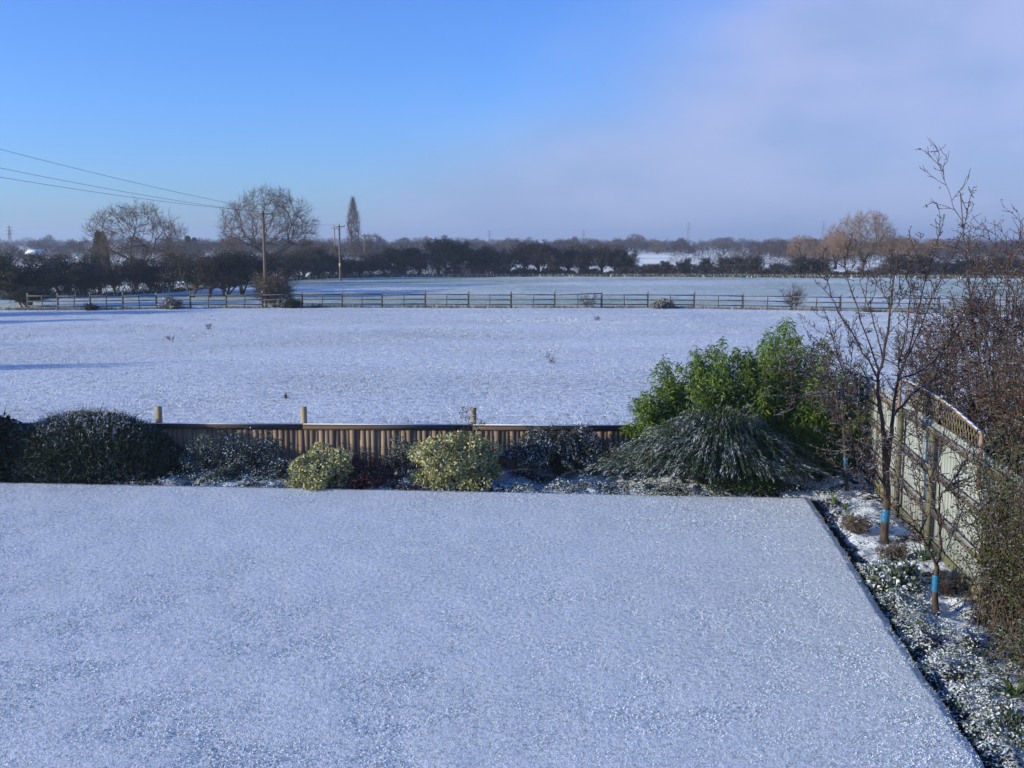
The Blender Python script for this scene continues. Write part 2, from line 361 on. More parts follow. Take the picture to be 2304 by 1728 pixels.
# lawn with a cut edge, bed of soil round it
LBR, LC, LL = np.array((3.86, 5.0)), np.array((5.63, 18.9)), np.array((-13.0, 20.38))
def lawn_right(y): return LBR[0] + (y - LBR[1]) * (LC[0] - LBR[0]) / (LC[1] - LBR[1]) + .015 * np.sin(y * .9) + .03 * (vnoise(y * 5 + 9, y * 0, 71, 1.0) - .5)
def lawn_far(x): return LC[1] + (x - LC[0]) * (LL[1] - LC[1]) / (LL[0] - LC[0])
def build_lawn():
    nx, ny = 170, 150; us = np.linspace(0, 1, nx); vs_ = np.linspace(0, 1, ny)
    U, Vv = np.meshgrid(us, vs_); X = np.zeros_like(U); Y = np.zeros_like(U)
    for _ in range(6):
        xr = lawn_right(Y if _ else 5 + Vv * 14); X = -13 + (xr + 13) * U; Y = 5 + (lawn_far(X) - 5) * Vv
    Z = .010 * (vnoise(X + 50, Y, 11, .9) - .5) + .010 * (vnoise(X * .8 + Y * .6 + 50, Y * .8 - X * .6, 12, .26) - .5)
    i = np.arange(nx * ny).reshape(ny, nx)
    F = np.stack([i[:-1, :-1].ravel(), i[:-1, 1:].ravel(), i[1:, 1:].ravel(), i[1:, :-1].ravel()], 1)
    V = np.stack([X, Y, Z], -1).reshape(-1, 3)
    rim = list(i[:, -1]) + list(i[-1, ::-1][1:])
    low = V[rim].copy(); low[:, 2] = -.16; low[:, 0] += .0
    n0 = len(V); k = len(rim); q = np.array([(rim[a], n0 + a, n0 + a + 1, rim[a + 1]) for a in range(k - 1)])
    return structure(link('lawn', raw_mesh('lawn', np.vstack([V, low]), [F, q], [M['lawn'], M['edge']], [0, 1])))
build_lawn()
def bed_z(X, Y):
    d1 = X - lawn_right(Y); d2 = Y - lawn_far(X); d = np.maximum(d1, d2)
    s = np.clip((d - .07) / .28, 0, 1); s = s * s * (3 - 2 * s)
    return -.12 + .11 * s + s * (.10 * (vnoise(X + 90, Y, 21, .5) - .5) + .11 * (vnoise(X + 90, Y, 22, .2) - .5) + .05 * (vnoise(X + 90, Y, 23, .09) - .5))
def build_bed():
    x = np.arange(-14, 8.6, .045); y = np.arange(4.5, 21.42, .045); X, Y = np.meshgrid(x, y); Z = bed_z(X, Y)
    nx, ny = len(x), len(y); i = np.arange(nx * ny).reshape(ny, nx)
    keep = ((X - lawn_right(Y) > -.3) | (Y - lawn_far(X) > -.3))
    kq = keep[:-1, :-1]
    F = np.stack([i[:-1, :-1][kq], i[:-1, 1:][kq], i[1:, 1:][kq], i[1:, :-1][kq]], 1)
    return structure(link('flower_bed', raw_mesh('flower_bed', np.stack([X, Y, Z], -1).reshape(-1, 3), [F], M['soil'], smooth=True)))
build_bed()

# ---- grass standing through the snow
def grass_field(name, mat, n, sample, L, Wd, tilt, seed, label, cat):
    rng = np.random.default_rng(seed); P = sample(rng, n); N = len(P)
    D = np.stack([rng.normal(size=N) * tilt, rng.normal(size=N) * tilt, np.ones(N)], 1)
    g = Geo(); s = rng.uniform(.5, 1.25, N); g.blades(P, D, L * s, Wd * rng.uniform(.6, 1.3, N), rng)
    return stuff(g.build(name, mat), label, cat)
def lawn_pts(rng, n):
    y = 6.5 + (20.5 - 6.5) * rng.random(n); x = -.62 * y - .5 + rng.random(n) * (1.2 * y + 1)
    k = (x < lawn_right(y) + .01) & (y < lawn_far(x) + .01); x, y = x[k], y[k]
    k = vnoise(x + 60, y, 31, .10) * .6 + .06 * vnoise(x + 60, y, 32, 1.4) + rng.random(len(x)) * .6 > .55; x, y = x[k], y[k]
    return np.stack([x, y, np.full(len(x), -.004)], 1)
grass_field('lawn_grass', M['lawn_grass'], 800000, lawn_pts, .026, .0075, 2.4, 1, 'short frosted grass blades standing through the snow on the lawn', 'grass')
def pad_pts(rng, n):
    y = np.sqrt(21.8 ** 2 + rng.random(n) * (75.5 ** 2 - 21.8 ** 2)); x = (rng.random(n) - .5) * 1.14 * y
    k = y < fence_y(x) - .1; x, y = x[k], y[k]
    pat = .55 * vnoise(x + 300, y * 1.7, 41, .5) + .25 * vnoise(x + 300, y * 2, 42, 6) + .25 + .9 * np.exp(-((x + 14) / 9) ** 2 - ((y - 53) / 9) ** 2)
    k = pat + rng.random(len(x)) * .6 > .95; x, y = x[k], y[k]
    return np.stack([x, y, np.full(len(x), -.03)], 1)
grass_field('paddock_grass', M['paddock_grass'], 800000, pad_pts, .085, .018, 1.3, 2, 'tufty frosted pasture grass showing through the paddock snow', 'grass')
def fence_pts(rng, n):
    x = rng.uniform(-37, 39, n); y = fence_y(x) + rng.normal(size=n) * .16
    k = vnoise(x + 300, y * 0, 51, 1.4) + rng.random(n) * .5 > .55
    return np.stack([x[k], y[k], np.full(k.sum(), 0.0)], 1)
grass_field('fence_foot_grass', M['rough_grass'], 16000, fence_pts, .26, .03, .55, 3, 'rough dead brown grass along the foot of the paddock fence', 'grass')
def verge_pts(rng, n):
    x = rng.uniform(-60, 75, n); y = hedge_y(x) + rng.normal(size=n) * .7 - .2
    return np.stack([x, y, np.full(n, -.04)], 1)
grass_field('hedge_verge_grass', M['verge_grass'], 50000, verge_pts, .5, .09, .6, 4, 'rough green and brown grass under the field hedge', 'grass')

# ================================================================== FENCES
def paddock_fence():
    root = tag(empty('post_and_rail_fence', FP[8]), 'long grey wooden post and rail fence across the snowy paddock', 'fence')
    o = np.array(FP[8])
    pm = Geo(); pm.box((0, 0, .55), (.12, .12, 1.32), 0, 0, .92); pmesh = pm.mesh('post', M['postw'])
    sm = Geo(); sm.box((0, 0, .48), (.06, .05, 1.1)); smesh = sm.mesh('stake', M['postw'])
    rng = random.Random(4)
    for i, p in enumerate(FP):
        q = link('post', pmesh, root, (p[0] - o[0], p[1] - o[1], rng.uniform(-.05, .05))); q.rotation_euler = (rng.gauss(0, .02), rng.gauss(0, .02), rng.uniform(0, .3))
        if i + 1 < len(FP):
            n = FP[i + 1]; m = (p + n) / 2 - o
            q = link('stake', smesh, root, (m[0], m[1] - .06, rng.uniform(-.06, .03))); q.rotation_euler = (0, rng.gauss(0, .03), 0)
            for h in (.97, .62, .27):
                a = p - o + np.array((0, -.085, h + rng.gauss(0, .015))); b = n - o + np.array((0, -.085, h + rng.gauss(0, .015)))
                if h > .9 and i == 14: b[2] += .10
                L = np.linalg.norm(b - a); d = b - a
                r = Geo(); r.box((L / 2, 0, 0), (L - .012, .035, .075)); ro = r.build('rail', M['railw'], root)
                ro.location = tuple(a); ro.rotation_euler = (0, -math.atan2(d[2], math.hypot(d[0], d[1])), math.atan2(d[1], d[0]))
paddock_fence()

BF0, BF1 = np.array((-14.0, 21.72)), np.array((7.45, 21.20))     # back fence of the garden
def bfy(x): return BF0[1] + (x - BF0[0]) * (BF1[1] - BF0[1]) / (BF1[0] - BF0[0])
def back_fence():
    ang = math.atan2(BF1[1] - BF0[1], BF1[0] - BF0[0])
    root = tag(empty('garden_fence', (0, bfy(0), 0)), 'low brown close-board fence with snowy capping behind the flower bed', 'fence')
    bm = []
    for k in range(5):
        b = Geo(); w = .113 + .003 * k
        b.add([(-w / 2, -.004, -.1), (w / 2, -.011, -.1), (w / 2, .004, -.1), (-w / 2, .006, -.1), (-w / 2, -.004, .86), (w / 2, -.011, .86), (w / 2, .004, .86), (-w / 2, .006, .86)],
              [(3, 2, 1, 0), (4, 5, 6, 7), (0, 1, 5, 4), (1, 2, 6, 5), (2, 3, 7, 6), (3, 0, 4, 7)]); bm.append(b.mesh('board', M['board']))
    rng = random.Random(2); x = BF0[0] + .06
    while x < BF1[0] - .1:
        o = link('board', rng.choice(bm), root, (x, bfy(x) - bfy(0) + rng.uniform(-.006, .006), rng.uniform(-.006, .004))); o.rotation_euler = (rng.gauss(0, .006), rng.gauss(0, .004), ang + rng.gauss(0, .03))
        x += .109 + rng.uniform(-.002, .004)
    px = [-14, -10.7, -7.6, -4.46, -.84, 2.5, 5.4, 7.45]
    for a, b in zip(px[:-1], px[1:]):
        c = Geo(); L = b - a - .008; c.box((0, 0, .0), (L, .075, .085)); c.box((0, .0, .0435 + .012), (L, .11, .024))
        o = c.build('capping', M['cap'], root); m = (a + b) / 2; o.location = (m, bfy(m) - bfy(0) - .012, .895); o.rotation_euler = (0, 0, ang)
        for h in (.2, .66):
            r = Geo(); r.box((0, 0, 0), (L, .05, .075)); o = r.build('rail', M['board'], root); o.location = (m, bfy(m) - bfy(0) + .04, h); o.rotation_euler = (0, 0, ang)
    for i, p in enumerate(px[:-1]):
        g = Geo(); g.box((0, 0, .56), (.118, .10, 1.46)); g.box((0, 0, 1.297), (.112, .094, .014)); o = g.build('post', M['gpost'], root)
        o.location = (p, bfy(p) - bfy(0) + .125, (-.33, -.33, .0, .0, .0, -.32, -.32)[i]); o.rotation_euler = (0, rng.gauss(0, .012), ang)
back_fence()

SF = lambda y: 6.12 + (y - 12.27) * .137          # side fence line
def side_fence():
    ang = math.atan2(1, .137) ; root = tag(empty('side_fence', (SF(15), 15, 0)), 'pale tall wooden fence with dark horizontal rails and lattice top on the right', 'fence')
    O = np.array((SF(15), 15, 0)); rng = random.Random(7)
    bm = []
    for k in range(4):
        w = .145 + .004 * k; b = Geo(); b.box((0, 0, 1.02), (w, .018, 1.96)); bm.append(b.mesh('board', M['pale']))
    y = 9.2
    while y < 21.15:
        o = link('board', rng.choice(bm), root, (SF(y) + .05 + rng.uniform(-.006, .006) - O[0], y - 15, rng.uniform(-.012, .012))); o.rotation_euler = (rng.gauss(0, .003), 0, ang + rng.gauss(0, .02)); y += .149
    posts = [9.1, 12.3, 15.57, 17.65, 21.05]
    for p in posts:
        g = Geo(); g.box((0, 0, .87), (.085, .085, 2.1), 0, 0, .97); o = g.build('post', M['sidepost'], root); o.location = (SF(p) - .045 - O[0], p - 15, 0); o.rotation_euler = (0, 0, ang)
    for a, b in zip(posts[:-1], posts[1:]):
        L = (b - a) / math.cos(math.atan(.137)) - .118
        for h in (1.85, 1.24, .63):
            g = Geo(); g.box((0, 0, 0), (L, .07, .085)); g.box((0, .012, .0425 + .008), (L, .04, .016)); o = g.build('rail', M['siderail'], root)
            m = (a + b) / 2; o.location = (SF(m) - .002 - O[0], m - 15, h); o.rotation_euler = (0, 0, ang)
        g = Geo(); g.box((0, 0, 0), (L, .03, .20)); o = g.build('gravel_board', M['gravel'], root); m = (a + b) / 2; o.location = (SF(m) + .016 - O[0], m - 15, .07); o.rotation_euler = (0, 0, ang)
    # lattice panels with a curved top
    def top(y): return np.interp(y, [13.3, 13.9, 14.8, 15.6, 16.7, 17.9, 19.6], [2.20, 2.27, 2.35, 2.39, 2.40, 2.38, 2.38])
    for a, b in ((13.42, 15.52), (15.62, 17.85)):
        lat = empty('lattice', (SF((a + b) / 2) + .035 - O[0], (a + b) / 2 - 15, 0)); lat.parent = root; C0 = np.array((SF((a + b) / 2) + .035, (a + b) / 2, 0))
        sp = .135
        for s_, off in ((1, 0), (-1, .011)):
            k = a - .6
            while k < b + .6:
                # slat from z=2.0 rising along y with slope
                pts = []
                for t in np.linspace(0, .5, 26):
                    yy = k + s_ * t * .55; zz = 2.005 + t
                    if a + .02 <= yy <= b - .02 and zz <= top(yy) - .015: pts.append((yy, zz))
                if len(pts) > 3:
                    (y0, z0), (y1, z1) = pts[0], pts[-1]; gg = Geo()
                    gg.beam((SF(y0) - SF(y0) + (y0 - C0[1]) * .137 + off, y0 - C0[1], z0), ((y1 - C0[1]) * .137 + off, y1 - C0[1], z1), .006, .016); gg.build('slat', M['lattice'], lat)
                k += sp
        ys = np.linspace(a, b, 9)
        g = Geo()
        for y0, y1 in zip(ys[:-1], ys[1:]): g.beam(((y0 - C0[1]) * .137, y0 - C0[1], top(y0) + .01), ((y1 - C0[1]) * .137, y1 - C0[1] , top(y1) + .01), .055, .04)
        g.build('lattice_cap', M['latticecap'], lat)
    for p, z0 in ((13.36, 1.62), (17.92, 1.9)):
        g = Geo(); g.box((0, 0, (2.4 + z0) / 2 + (-.1 if p < 15 else 0)), (.05, .05, 2.4 - z0)); o = g.build('lattice_post', M['latpost'], root); o.location = (SF(p) - .03 - O[0], p - 15, 0); o.rotation_euler = (0, 0, ang)
side_fence()

# ================================================================== TREES
class Tree:
    def __init__(s, seed): s.rng = np.random.default_rng(seed); s.S = {}; s.tips = []
    def branch(s, p, d, L, r, lev, P):
        rng = s.rng; n = P['nseg'][lev]; r1 = r * P['taper'][lev]; out = s.S.setdefault(lev, [])
        step = L / n; nch = P['nch'][lev] if lev < P['max'] else 0
        ts = np.sort(rng.uniform(P['start'][lev], 1.0, nch)) if nch else []
        ci = 0; az = rng.uniform(0, 6.28)
        for i in range(n):
            d = unit(d + rng.normal(size=3) * P['wob'][lev] + np.array((0, 0, P['up'][lev]))); q = p + d * step
            ra = r + (r1 - r) * i / n; rb = r + (r1 - r) * (i + 1) / n
            out.append((p, q, ra, rb))
            while ci < nch and ts[ci] <= (i + 1) / n + 1e-6:
                t = ts[ci] * n - i; cp = p + (q - p) * min(max(t, 0), 1); az += 2.4 + rng.normal() * .4
                a = np.cross(d, (0.3, .2, 1.0) if abs(d[2]) < .9 else (1, 0, 0)); a = unit(a); b = np.cross(d, a)
                ang = R(P['ang'][lev]) * rng.uniform(.7, 1.25); cd = d * math.cos(ang) + (a * math.cos(az) + b * math.sin(az)) * math.sin(ang)
                s.branch(cp, cd, L * P['lr'][lev] * rng.uniform(.65, 1.2) * (1.15 - .45 * ts[ci]), max(min(ra * P['rr'][lev], rb * .95), P['rmin']), lev + 1, P)
                ci += 1
            p = q
        if lev >= P['max'] - 1: s.tips.append(p)
    def geo(s, lv, n=4, m=0, g=None):
        g = g or Geo()
        for l in lv:
            if l in s.S and s.S[l]:
                A = s.S[l]; g.segs([a[0] for a in A], [a[1] for a in A], [a[2] for a in A], [a[3] for a in A], n, m)
        return g
def flare(g, r, h=.5):
    g.tube([(0, 0, -.25), (0, 0, 0), (0, 0, h * .4), (0, 0, h)], [r * 1.6, r * 1.35, r * 1.1, r], 8)
def clump_leaves(g, rng, centres, rad, n_each, size, m=0, flat=.75, outward=None, aspect=.6):
    C_ = np.repeat(np.asarray(centres, float), n_each, 0); N = len(C_)
    rr = np.repeat(np.broadcast_to(rad, (len(centres),)), n_each)[:, None]
    off = rdir(rng, N) * (rng.random((N, 1)) ** .45) * rr * np.array([[1, 1, flat]]); P = C_ + off
    D = rdir(rng, N) + off / rr * .9
    g.leaves(P, D, size * rng.uniform(.6, 1.3, N), size * aspect * rng.uniform(.7, 1.2, N), rng, m)

class Crown:
    """bare tree grown towards points scattered through a crown envelope; limb thickness follows what each limb carries"""
    def __init__(s, seed, n, env, fork, tip=.010, power=.46, root_pull=.28, step=.6, twigs=3, tl=.5):
        rng = np.random.default_rng(seed); fork = np.asarray(fork, float)
        pts = env(rng, n); d = np.linalg.norm(pts - fork, axis=1); pts = pts[np.argsort(d * rng.uniform(.75, 1.25, len(d)))]
        cap = n * 14 + 50; pos = np.zeros((cap, 3)); par = np.full(cap, -1); dist = np.zeros(cap); dirs = np.zeros((cap, 3)); c = 0
        k = 5
        for i in range(k + 1):
            pos[c] = fork * np.array((i / k, i / k, 0)) + np.array((0, 0, -.25 + (fork[2] + .25) * i / k)); par[c] = c - 1; dirs[c] = (0, 0, 1); dist[c] = 0; c += 1
        base = c - 1
        for p in pts:
            v = p - pos[base:c]; L = np.linalg.norm(v, axis=1); al = (v * dirs[base:c]).sum(1) / np.maximum(L, 1e-6)
            j = base + int(np.argmin(L * (1.6 - .6 * al) + root_pull * dist[base:c])); v = p - pos[j]; L = np.linalg.norm(v)
            if L < .12: continue
            m = max(2, min(10, int(L / step) + 1)); ctrl = pos[j] + dirs[j] * L * .22 + v * .22 + rng.normal(size=3) * L * .05; last = j
            for i in range(1, m + 1):
                t = i / m; q = (1 - t) ** 2 * pos[j] + 2 * t * (1 - t) * ctrl + t * t * p + rng.normal(size=3) * .03 * step
                pos[c] = q; par[c] = last; dirs[c] = unit(q - pos[last]); dist[c] = dist[last] + np.linalg.norm(q - pos[last]); last = c; c += 1
        s.pos, s.par, s.dirs, s.n, s.base = pos[:c], par[:c], dirs[:c], c, base
        cnt = np.zeros(c); child = np.zeros(c, bool); child[par[1:c]] = True; cnt[~child] = 1
        for i in range(c - 1, 0, -1): cnt[par[i]] += cnt[i]
        s.r = tip * np.maximum(cnt, 1) ** power
        # fine twigs fanning from the outer nodes
        outer = np.where(cnt <= 4)[0]; o = np.repeat(outer, twigs); N = len(o); D = s.dirs[o] * .8 + rng.normal(size=(N, 3)) * .55 + np.array((0, 0, .15)); D /= np.linalg.norm(D, axis=1, keepdims=True)
        l = tl * rng.uniform(.5, 1.25, N)[:, None]; a0 = s.pos[o]; a1 = a0 + D * l * .55; D2 = D + rng.normal(size=(N, 3)) * .25 + np.array((0, 0, .12)); a2 = a1 + D2 * l * .5
        s.T0 = np.vstack([a0, a1]); s.T1 = np.vstack([a1, a2]); s.Tr = tip * .75
    def meshes(s, bark, twig, r_big=.055):
        i = np.arange(1, s.n); p = s.par[i]; r0 = np.minimum(s.r[p], s.r[i] * 1.35); r0[i <= s.base] = s.r[p][i <= s.base]
        r0 = r0.copy(); r0[0] *= 1.5
        big = s.r[i] >= r_big; tr = i <= s.base; g1, g2, g3 = Geo(), Geo(), Geo()
        g1.segs(s.pos[p][tr], s.pos[i][tr], r0[tr], s.r[i][tr], 9)
        m = big & ~tr; g2.segs(s.pos[p][m], s.pos[i][m], r0[m], s.r[i][m], 6)
        m = ~big & ~tr; g3.segs(s.pos[p][m], s.pos[i][m], r0[m], s.r[i][m], 3)
        g3.segs(s.T0, s.T1, np.full(len(s.T0), s.Tr), np.full(len(s.T0), s.Tr * .5), 3)
        out = {'trunk': g1.mesh('trunk', bark)}
        if g2.n: out['limbs'] = g2.mesh('limbs', bark)
        out['crown'] = g3.mesh('crown', twig); return out
def dome(W, H, zc, lobes=(), hollow=.35, flat=1.0, low=-.35):
    """crown envelope: a lobed dome of width W up to height H"""
    def env(rng, n):
        d = rdir(rng, n * 3); d = d[d[:, 2] > low][:n]; f = np.full(len(d), .86)
        for (lx, ly, lz, k) in lobes: f += k * np.clip(d @ unit((lx, ly, lz)), 0, 1) ** 8
        q = hollow + (1 - hollow) * rng.random(len(d)) ** .42
        return np.array((0, 0, zc)) + d * (np.array((W / 2, W / 2 * flat, H - zc)) * (f * q)[:, None])
    return env
def grown_tree(name, label, loc, cr, mats=('bark', 'twig'), ivy=0, ivym='ivy', seed=1, ivr=.45):
    root = tag(empty(name, loc), label, 'tree')
    for n, me in cr.meshes(M[mats[0]], M[mats[1]]).items():
        q_ = link(n, me, root); tr_ = q_ if n == 'trunk' else tr_
    if ivy:
        rng = np.random.default_rng(seed); q = np.where((cr.r > np.quantile(cr.r, 1 - ivy)) & (cr.pos[:, 2] < 6.5))[0]; g = Geo(); clump_leaves(g, rng, cr.pos[q], ivr, 45, .17); g.build('ivy', M[ivym], tr_)
grown_tree('bare_tree', 'broad bare crown of fine upswept twigs on the left, seen against blue sky', (at(306, 650, 108)[0], 108, 0),
    Crown(11, 620, dome(11.4, 9.3, 4.4, [(-.8, 0, .6, .12), (.3, 0, 1, .12), (.9, 0, .35, .15)], .5, low=-.3), (.1, 0, 1.7), tip=.013, tl=.65, twigs=5), ivy=.012)
grown_tree('bare_tree', 'tallest bare tree, domed crown behind the nearest utility pole', (at(606, 640, 140)[0], 140, 0),
    Crown(25, 900, dome(14.6, 12.4, 5.8, [(0.05, 0, 1, .14), (-.8, 0, .5, .10), (.85, 0, .4, .12)], .45, low=-.4), (0, 0, 2.4), tip=.015, tl=.85, twigs=5), ivy=.02)
grown_tree('bare_tree', 'big brown sunlit bare tree with ivied trunk rising above the right-hand hedge', (at(1938, 622, 165)[0], 165, 0),
    Crown(33, 760, dome(12.4, 9.9, 4.6, [(.35, 0, 1, .14), (-.9, 0, .25, .12), (-.3, 0, .9, .06)], .4, low=-.45), (.2, 0, 1.6), tip=.016, tl=.75, twigs=5), ('bark', 'twig_far'), ivy=.03, ivym='ivy_green')
def column(W, H):
    def env(rng, n):
        t = rng.random(n); a = rng.uniform(0, 6.28, n); w = W / 2 * np.minimum(1, (1 - t) * 2.6 + .04) * np.minimum(1, .55 + t * 2) * rng.random(n) ** .45
        return np.stack([w * np.cos(a), w * np.sin(a), 1.5 + (H - 1.5) * t], 1)
    return env
grown_tree('poplar_tree', 'tall slim columnar bare poplar standing alone above the hedge', (at(797, 600, 232)[0], 232, 0), Crown(41, 620, column(2.9, 14.5), (0, 0, 1.4), tip=.016, root_pull=.55, twigs=5, tl=.8))

# hedgerow trees: mesh kinds built once, copied along the hedge
HAW = dict(max=3, nseg=[5, 4, 4, 3], taper=[.5, .35, .4, .5], nch=[9, 9, 7, 0], start=[.22, .15, .12, 0], wob=[.10, .14, .18, .2], up=[.10, .10, .08, .05], ang=[40, 42, 44, 0], lr=[.55, .55, .52, 0], rr=[.55, .5, .55, 0], rmin=.015)
def haw_proto(seed, stems, spread, leaf, H=5.0):
    rng = np.random.default_rng(seed); T = Tree(seed)
    for k in range(stems):
        a = rng.uniform(0, 6.28); b = np.array((math.cos(a), math.sin(a), 0)) * rng.uniform(.15, .5) * spread
        T.branch(np.array((b[0] * .1, b[1] * .1, -.15)), unit((b[0] * .55, b[1] * .55, 1)), H * rng.uniform(.52, .68), rng.uniform(.05, .10), 0, HAW)
    g = T.geo([0], 6); T.geo([1], 4, 0, g); parts = {'trunk': g.mesh('trunk', M['bark']), 'crown': T.geo([2, 3], 3).mesh('crown', M['twig_dark'])}
    if leaf:
        cs = [a[1] for a in T.S[1]] + [a[1] for a in T.S[2]][::3]; cs = np.array(cs); cs = cs[cs[:, 2] > H * .22]
        g = Geo(); clump_leaves(g, rng, cs, .30, max(3, int(leaf)), .12); parts['ivy'] = g.mesh('ivy', M['ivy'])
    zm = max(a[1][2] for l in T.S for a in T.S[l])
    return parts, zm
KIND = {'haw1': haw_proto(101, 5, 1.5, 0), 'haw2': haw_proto(102, 4, 1.1, 3), 'haw3': haw_proto(103, 6, 2.0, 4), 'ivy1': haw_proto(104, 4, 1.2, 12), 'ivy2': haw_proto(105, 5, 1.8, 14), 'ivy3': haw_proto(106, 3, .8, 12)}
def place(kind, name, label, cat, loc, H, wide, rz, group=None):
    parts, zm = KIND[kind]; s = H / zm
    if name in ('hedgerow_tree', 'thicket_tree'): wide = wide * 1.5
    root = tag(empty(name, loc, rz, (s * wide, s * wide, s)), label, cat, group)
    for n, me in parts.items(): link(n, me, root)
    return root
def ordn(i): return ['first', 'second', 'third', 'fourth', 'fifth', 'sixth', 'seventh', 'eighth', 'ninth', 'tenth', 'eleventh', 'twelfth', 'thirteenth', 'fourteenth', 'fifteenth', 'sixteenth', 'seventeenth', 'eighteenth', 'nineteenth', 'twentieth', 'twenty-first', 'twenty-second', 'twenty-third', 'twenty-fourth'][i]
# (photo x, photo y of the crown's top, kind, width factor)
rz = random.Random(9)
MID = [(832, 574, 'ivy2', .9), (866, 563, 'haw2', 1.0), (905, 556, 'ivy1', 1.0), (946, 552, 'ivy2', .85), (988, 530, 'haw2', .9), (1024, 534, 'ivy1', .8), (1064, 560, 'haw3', .7), (1086, 556, 'ivy3', 1.0), (1118, 556, 'haw2', .9),
       (1142, 566, 'haw1', .8), (1184, 534, 'haw2', .95), (1212, 540, 'haw1', .9), (1246, 550, 'haw3', .8), (1280, 552, 'haw2', .9), (1318, 548, 'haw3', .9), (1352, 544, 'haw2', .85), (1384, 552, 'haw1', .8), (1406, 566, 'ivy3', 1.1)]
for i, (x, y, k, w) in enumerate(MID):
    b = gp(x, 622 - .4); Y = b[1] + rz.uniform(.5, 2.5); H = at(x, y - 4, Y)[2]; b = at(x, 622, Y)
    place(k, 'hedgerow_tree', f'multi-stemmed dark hedgerow tree, {ordn(i)} to the right of the third utility pole, before the gap', 'tree', (b[0], Y, 0), H, w, rz.uniform(0, 6.28), 'hedgerow trees along the far side of the field')
RGT = [(1478, 592, 'haw3', 1.6), (1500, 584, 'ivy1', .8), (1532, 576, 'ivy2', .8), (1592, 574, 'ivy2', .75), (1624, 572, 'haw2', .8), (1666, 574, 'ivy3', 1.0), (1702, 566, 'haw3', .8), (1742, 590, 'haw1', .9), (1796, 572, 'ivy1', .9), (1836, 570, 'haw2', .8), (1856, 574, 'haw1', .7),
       (2008, 570, 'ivy1', 1.0), (2046, 566, 'haw3', .9), (2084, 566, 'ivy2', .9), (2122, 580, 'haw2', 1.0), (2160, 578, 'ivy2', 1.2), (2204, 572, 'haw3', 1.0), (2246, 570, 'ivy1', 1.1), (2290, 574, 'haw2', 1.0)]
for i, (x, y, k, w) in enumerate(RGT):
    Y = hedge_y(at(x, 624, 143)[0]) + rz.uniform(.5, 2.5); H = at(x, y, Y)[2]; b = at(x, 624, Y)
    place(k, 'hedgerow_tree', f'short bushy dark tree in the right-hand hedge, {ordn(i)} to the right of the hedge gap', 'tree', (b[0], Y, 0), H, w, rz.uniform(0, 6.28), 'bushy trees in the right-hand hedge')
LFT = [(92, 590, 'ivy2', 1.0), (140, 565, 'ivy1', 1.25), (182, 585, 'ivy2', .9), (225, 600, 'haw3', .9), (262, 588, 'ivy1', .9), (300, 572, 'haw2', .9), (345, 568, 'ivy2', .95), (388, 562, 'haw3', 1.0), (432, 566, 'ivy1', .95), (470, 556, 'haw2', 1.0), (505, 552, 'ivy2', 1.0), (545, 560, 'ivy3', 1.2), (585, 562, 'haw3', 1.0)]
for i, (x, y, k, w) in enumerate(LFT):
    X0 = at(x, 650, 100)[0]; Y = 100.0
    for _ in range(8): Y = hedge_y(at(x, 650, Y)[0])
    Y += rz.uniform(.3, 1.6); H = at(x, y, Y)[2]; b = at(x, 650, Y)
    place(k, 'hedgerow_tree', f'ivy-dark tree of the left hedge, {ordn(i)} from the left end of the paddock fence', 'tree', (b[0], Y, 0), H, w, rz.uniform(0, 6.28), 'ivy-clad trees of the left hedge')
TH = [(640, 556, 'haw3', 1.3), (676, 548, 'ivy2', 1.2), (712, 556, 'haw3', 1.2), (744, 566, 'ivy1', 1.2), (782, 572, 'ivy2', 1.1), (808, 580, 'haw3', 1.0)]
for i, (x, y, k, w) in enumerate(TH):
    Y = hedge_y(at(x, 628, 135)[0]) + rz.uniform(.6, 2.0); H = at(x, y, Y)[2]; b = at(x, 628, Y)
    place(k, 'thicket_tree', f'dense dark thicket tree, {ordn(i)} to the right of the nearest utility pole', 'tree', (b[0], Y, 0), H, w, rz.uniform(0, 6.28), 'dense thicket between the utility poles')
# nearer evergreen mass at the left end of the fence, and the hedge running on out of view to the left
for i, (X, Y, H, k, w, lab) in enumerate([(-37.0, 78.5, 4.4, 'ivy2', 1.9, 'dark evergreen mass at the left edge, taller one at the end of the paddock fence'), (-35.9, 75.4, 1.7, 'ivy1', 2.6, 'low dark bush spilling round the left end of the paddock fence'),
        (-42.5, 66, 5.0, 'ivy1', 1.2, 'ivy-dark hedge tree just beyond the left edge, nearest the paddock fence'), (-44, 58, 4.5, 'ivy2', 1.0, 'ivy-dark hedge tree beyond the left edge, between two others'), (-41, 33.5, 6.6, 'haw2', .5, 'slender hedge tree beyond the left edge, nearest the garden'), (-42, 43, 4.4, 'haw1', .8, 'bare hedge tree beyond the left edge, second from the garden')]):
    place(k, 'hedge_bush', lab, 'bush' if i < 2 else 'tree', (X, Y, 0), H, w, i * 1.3, 'bushes at the left end of the paddock fence')

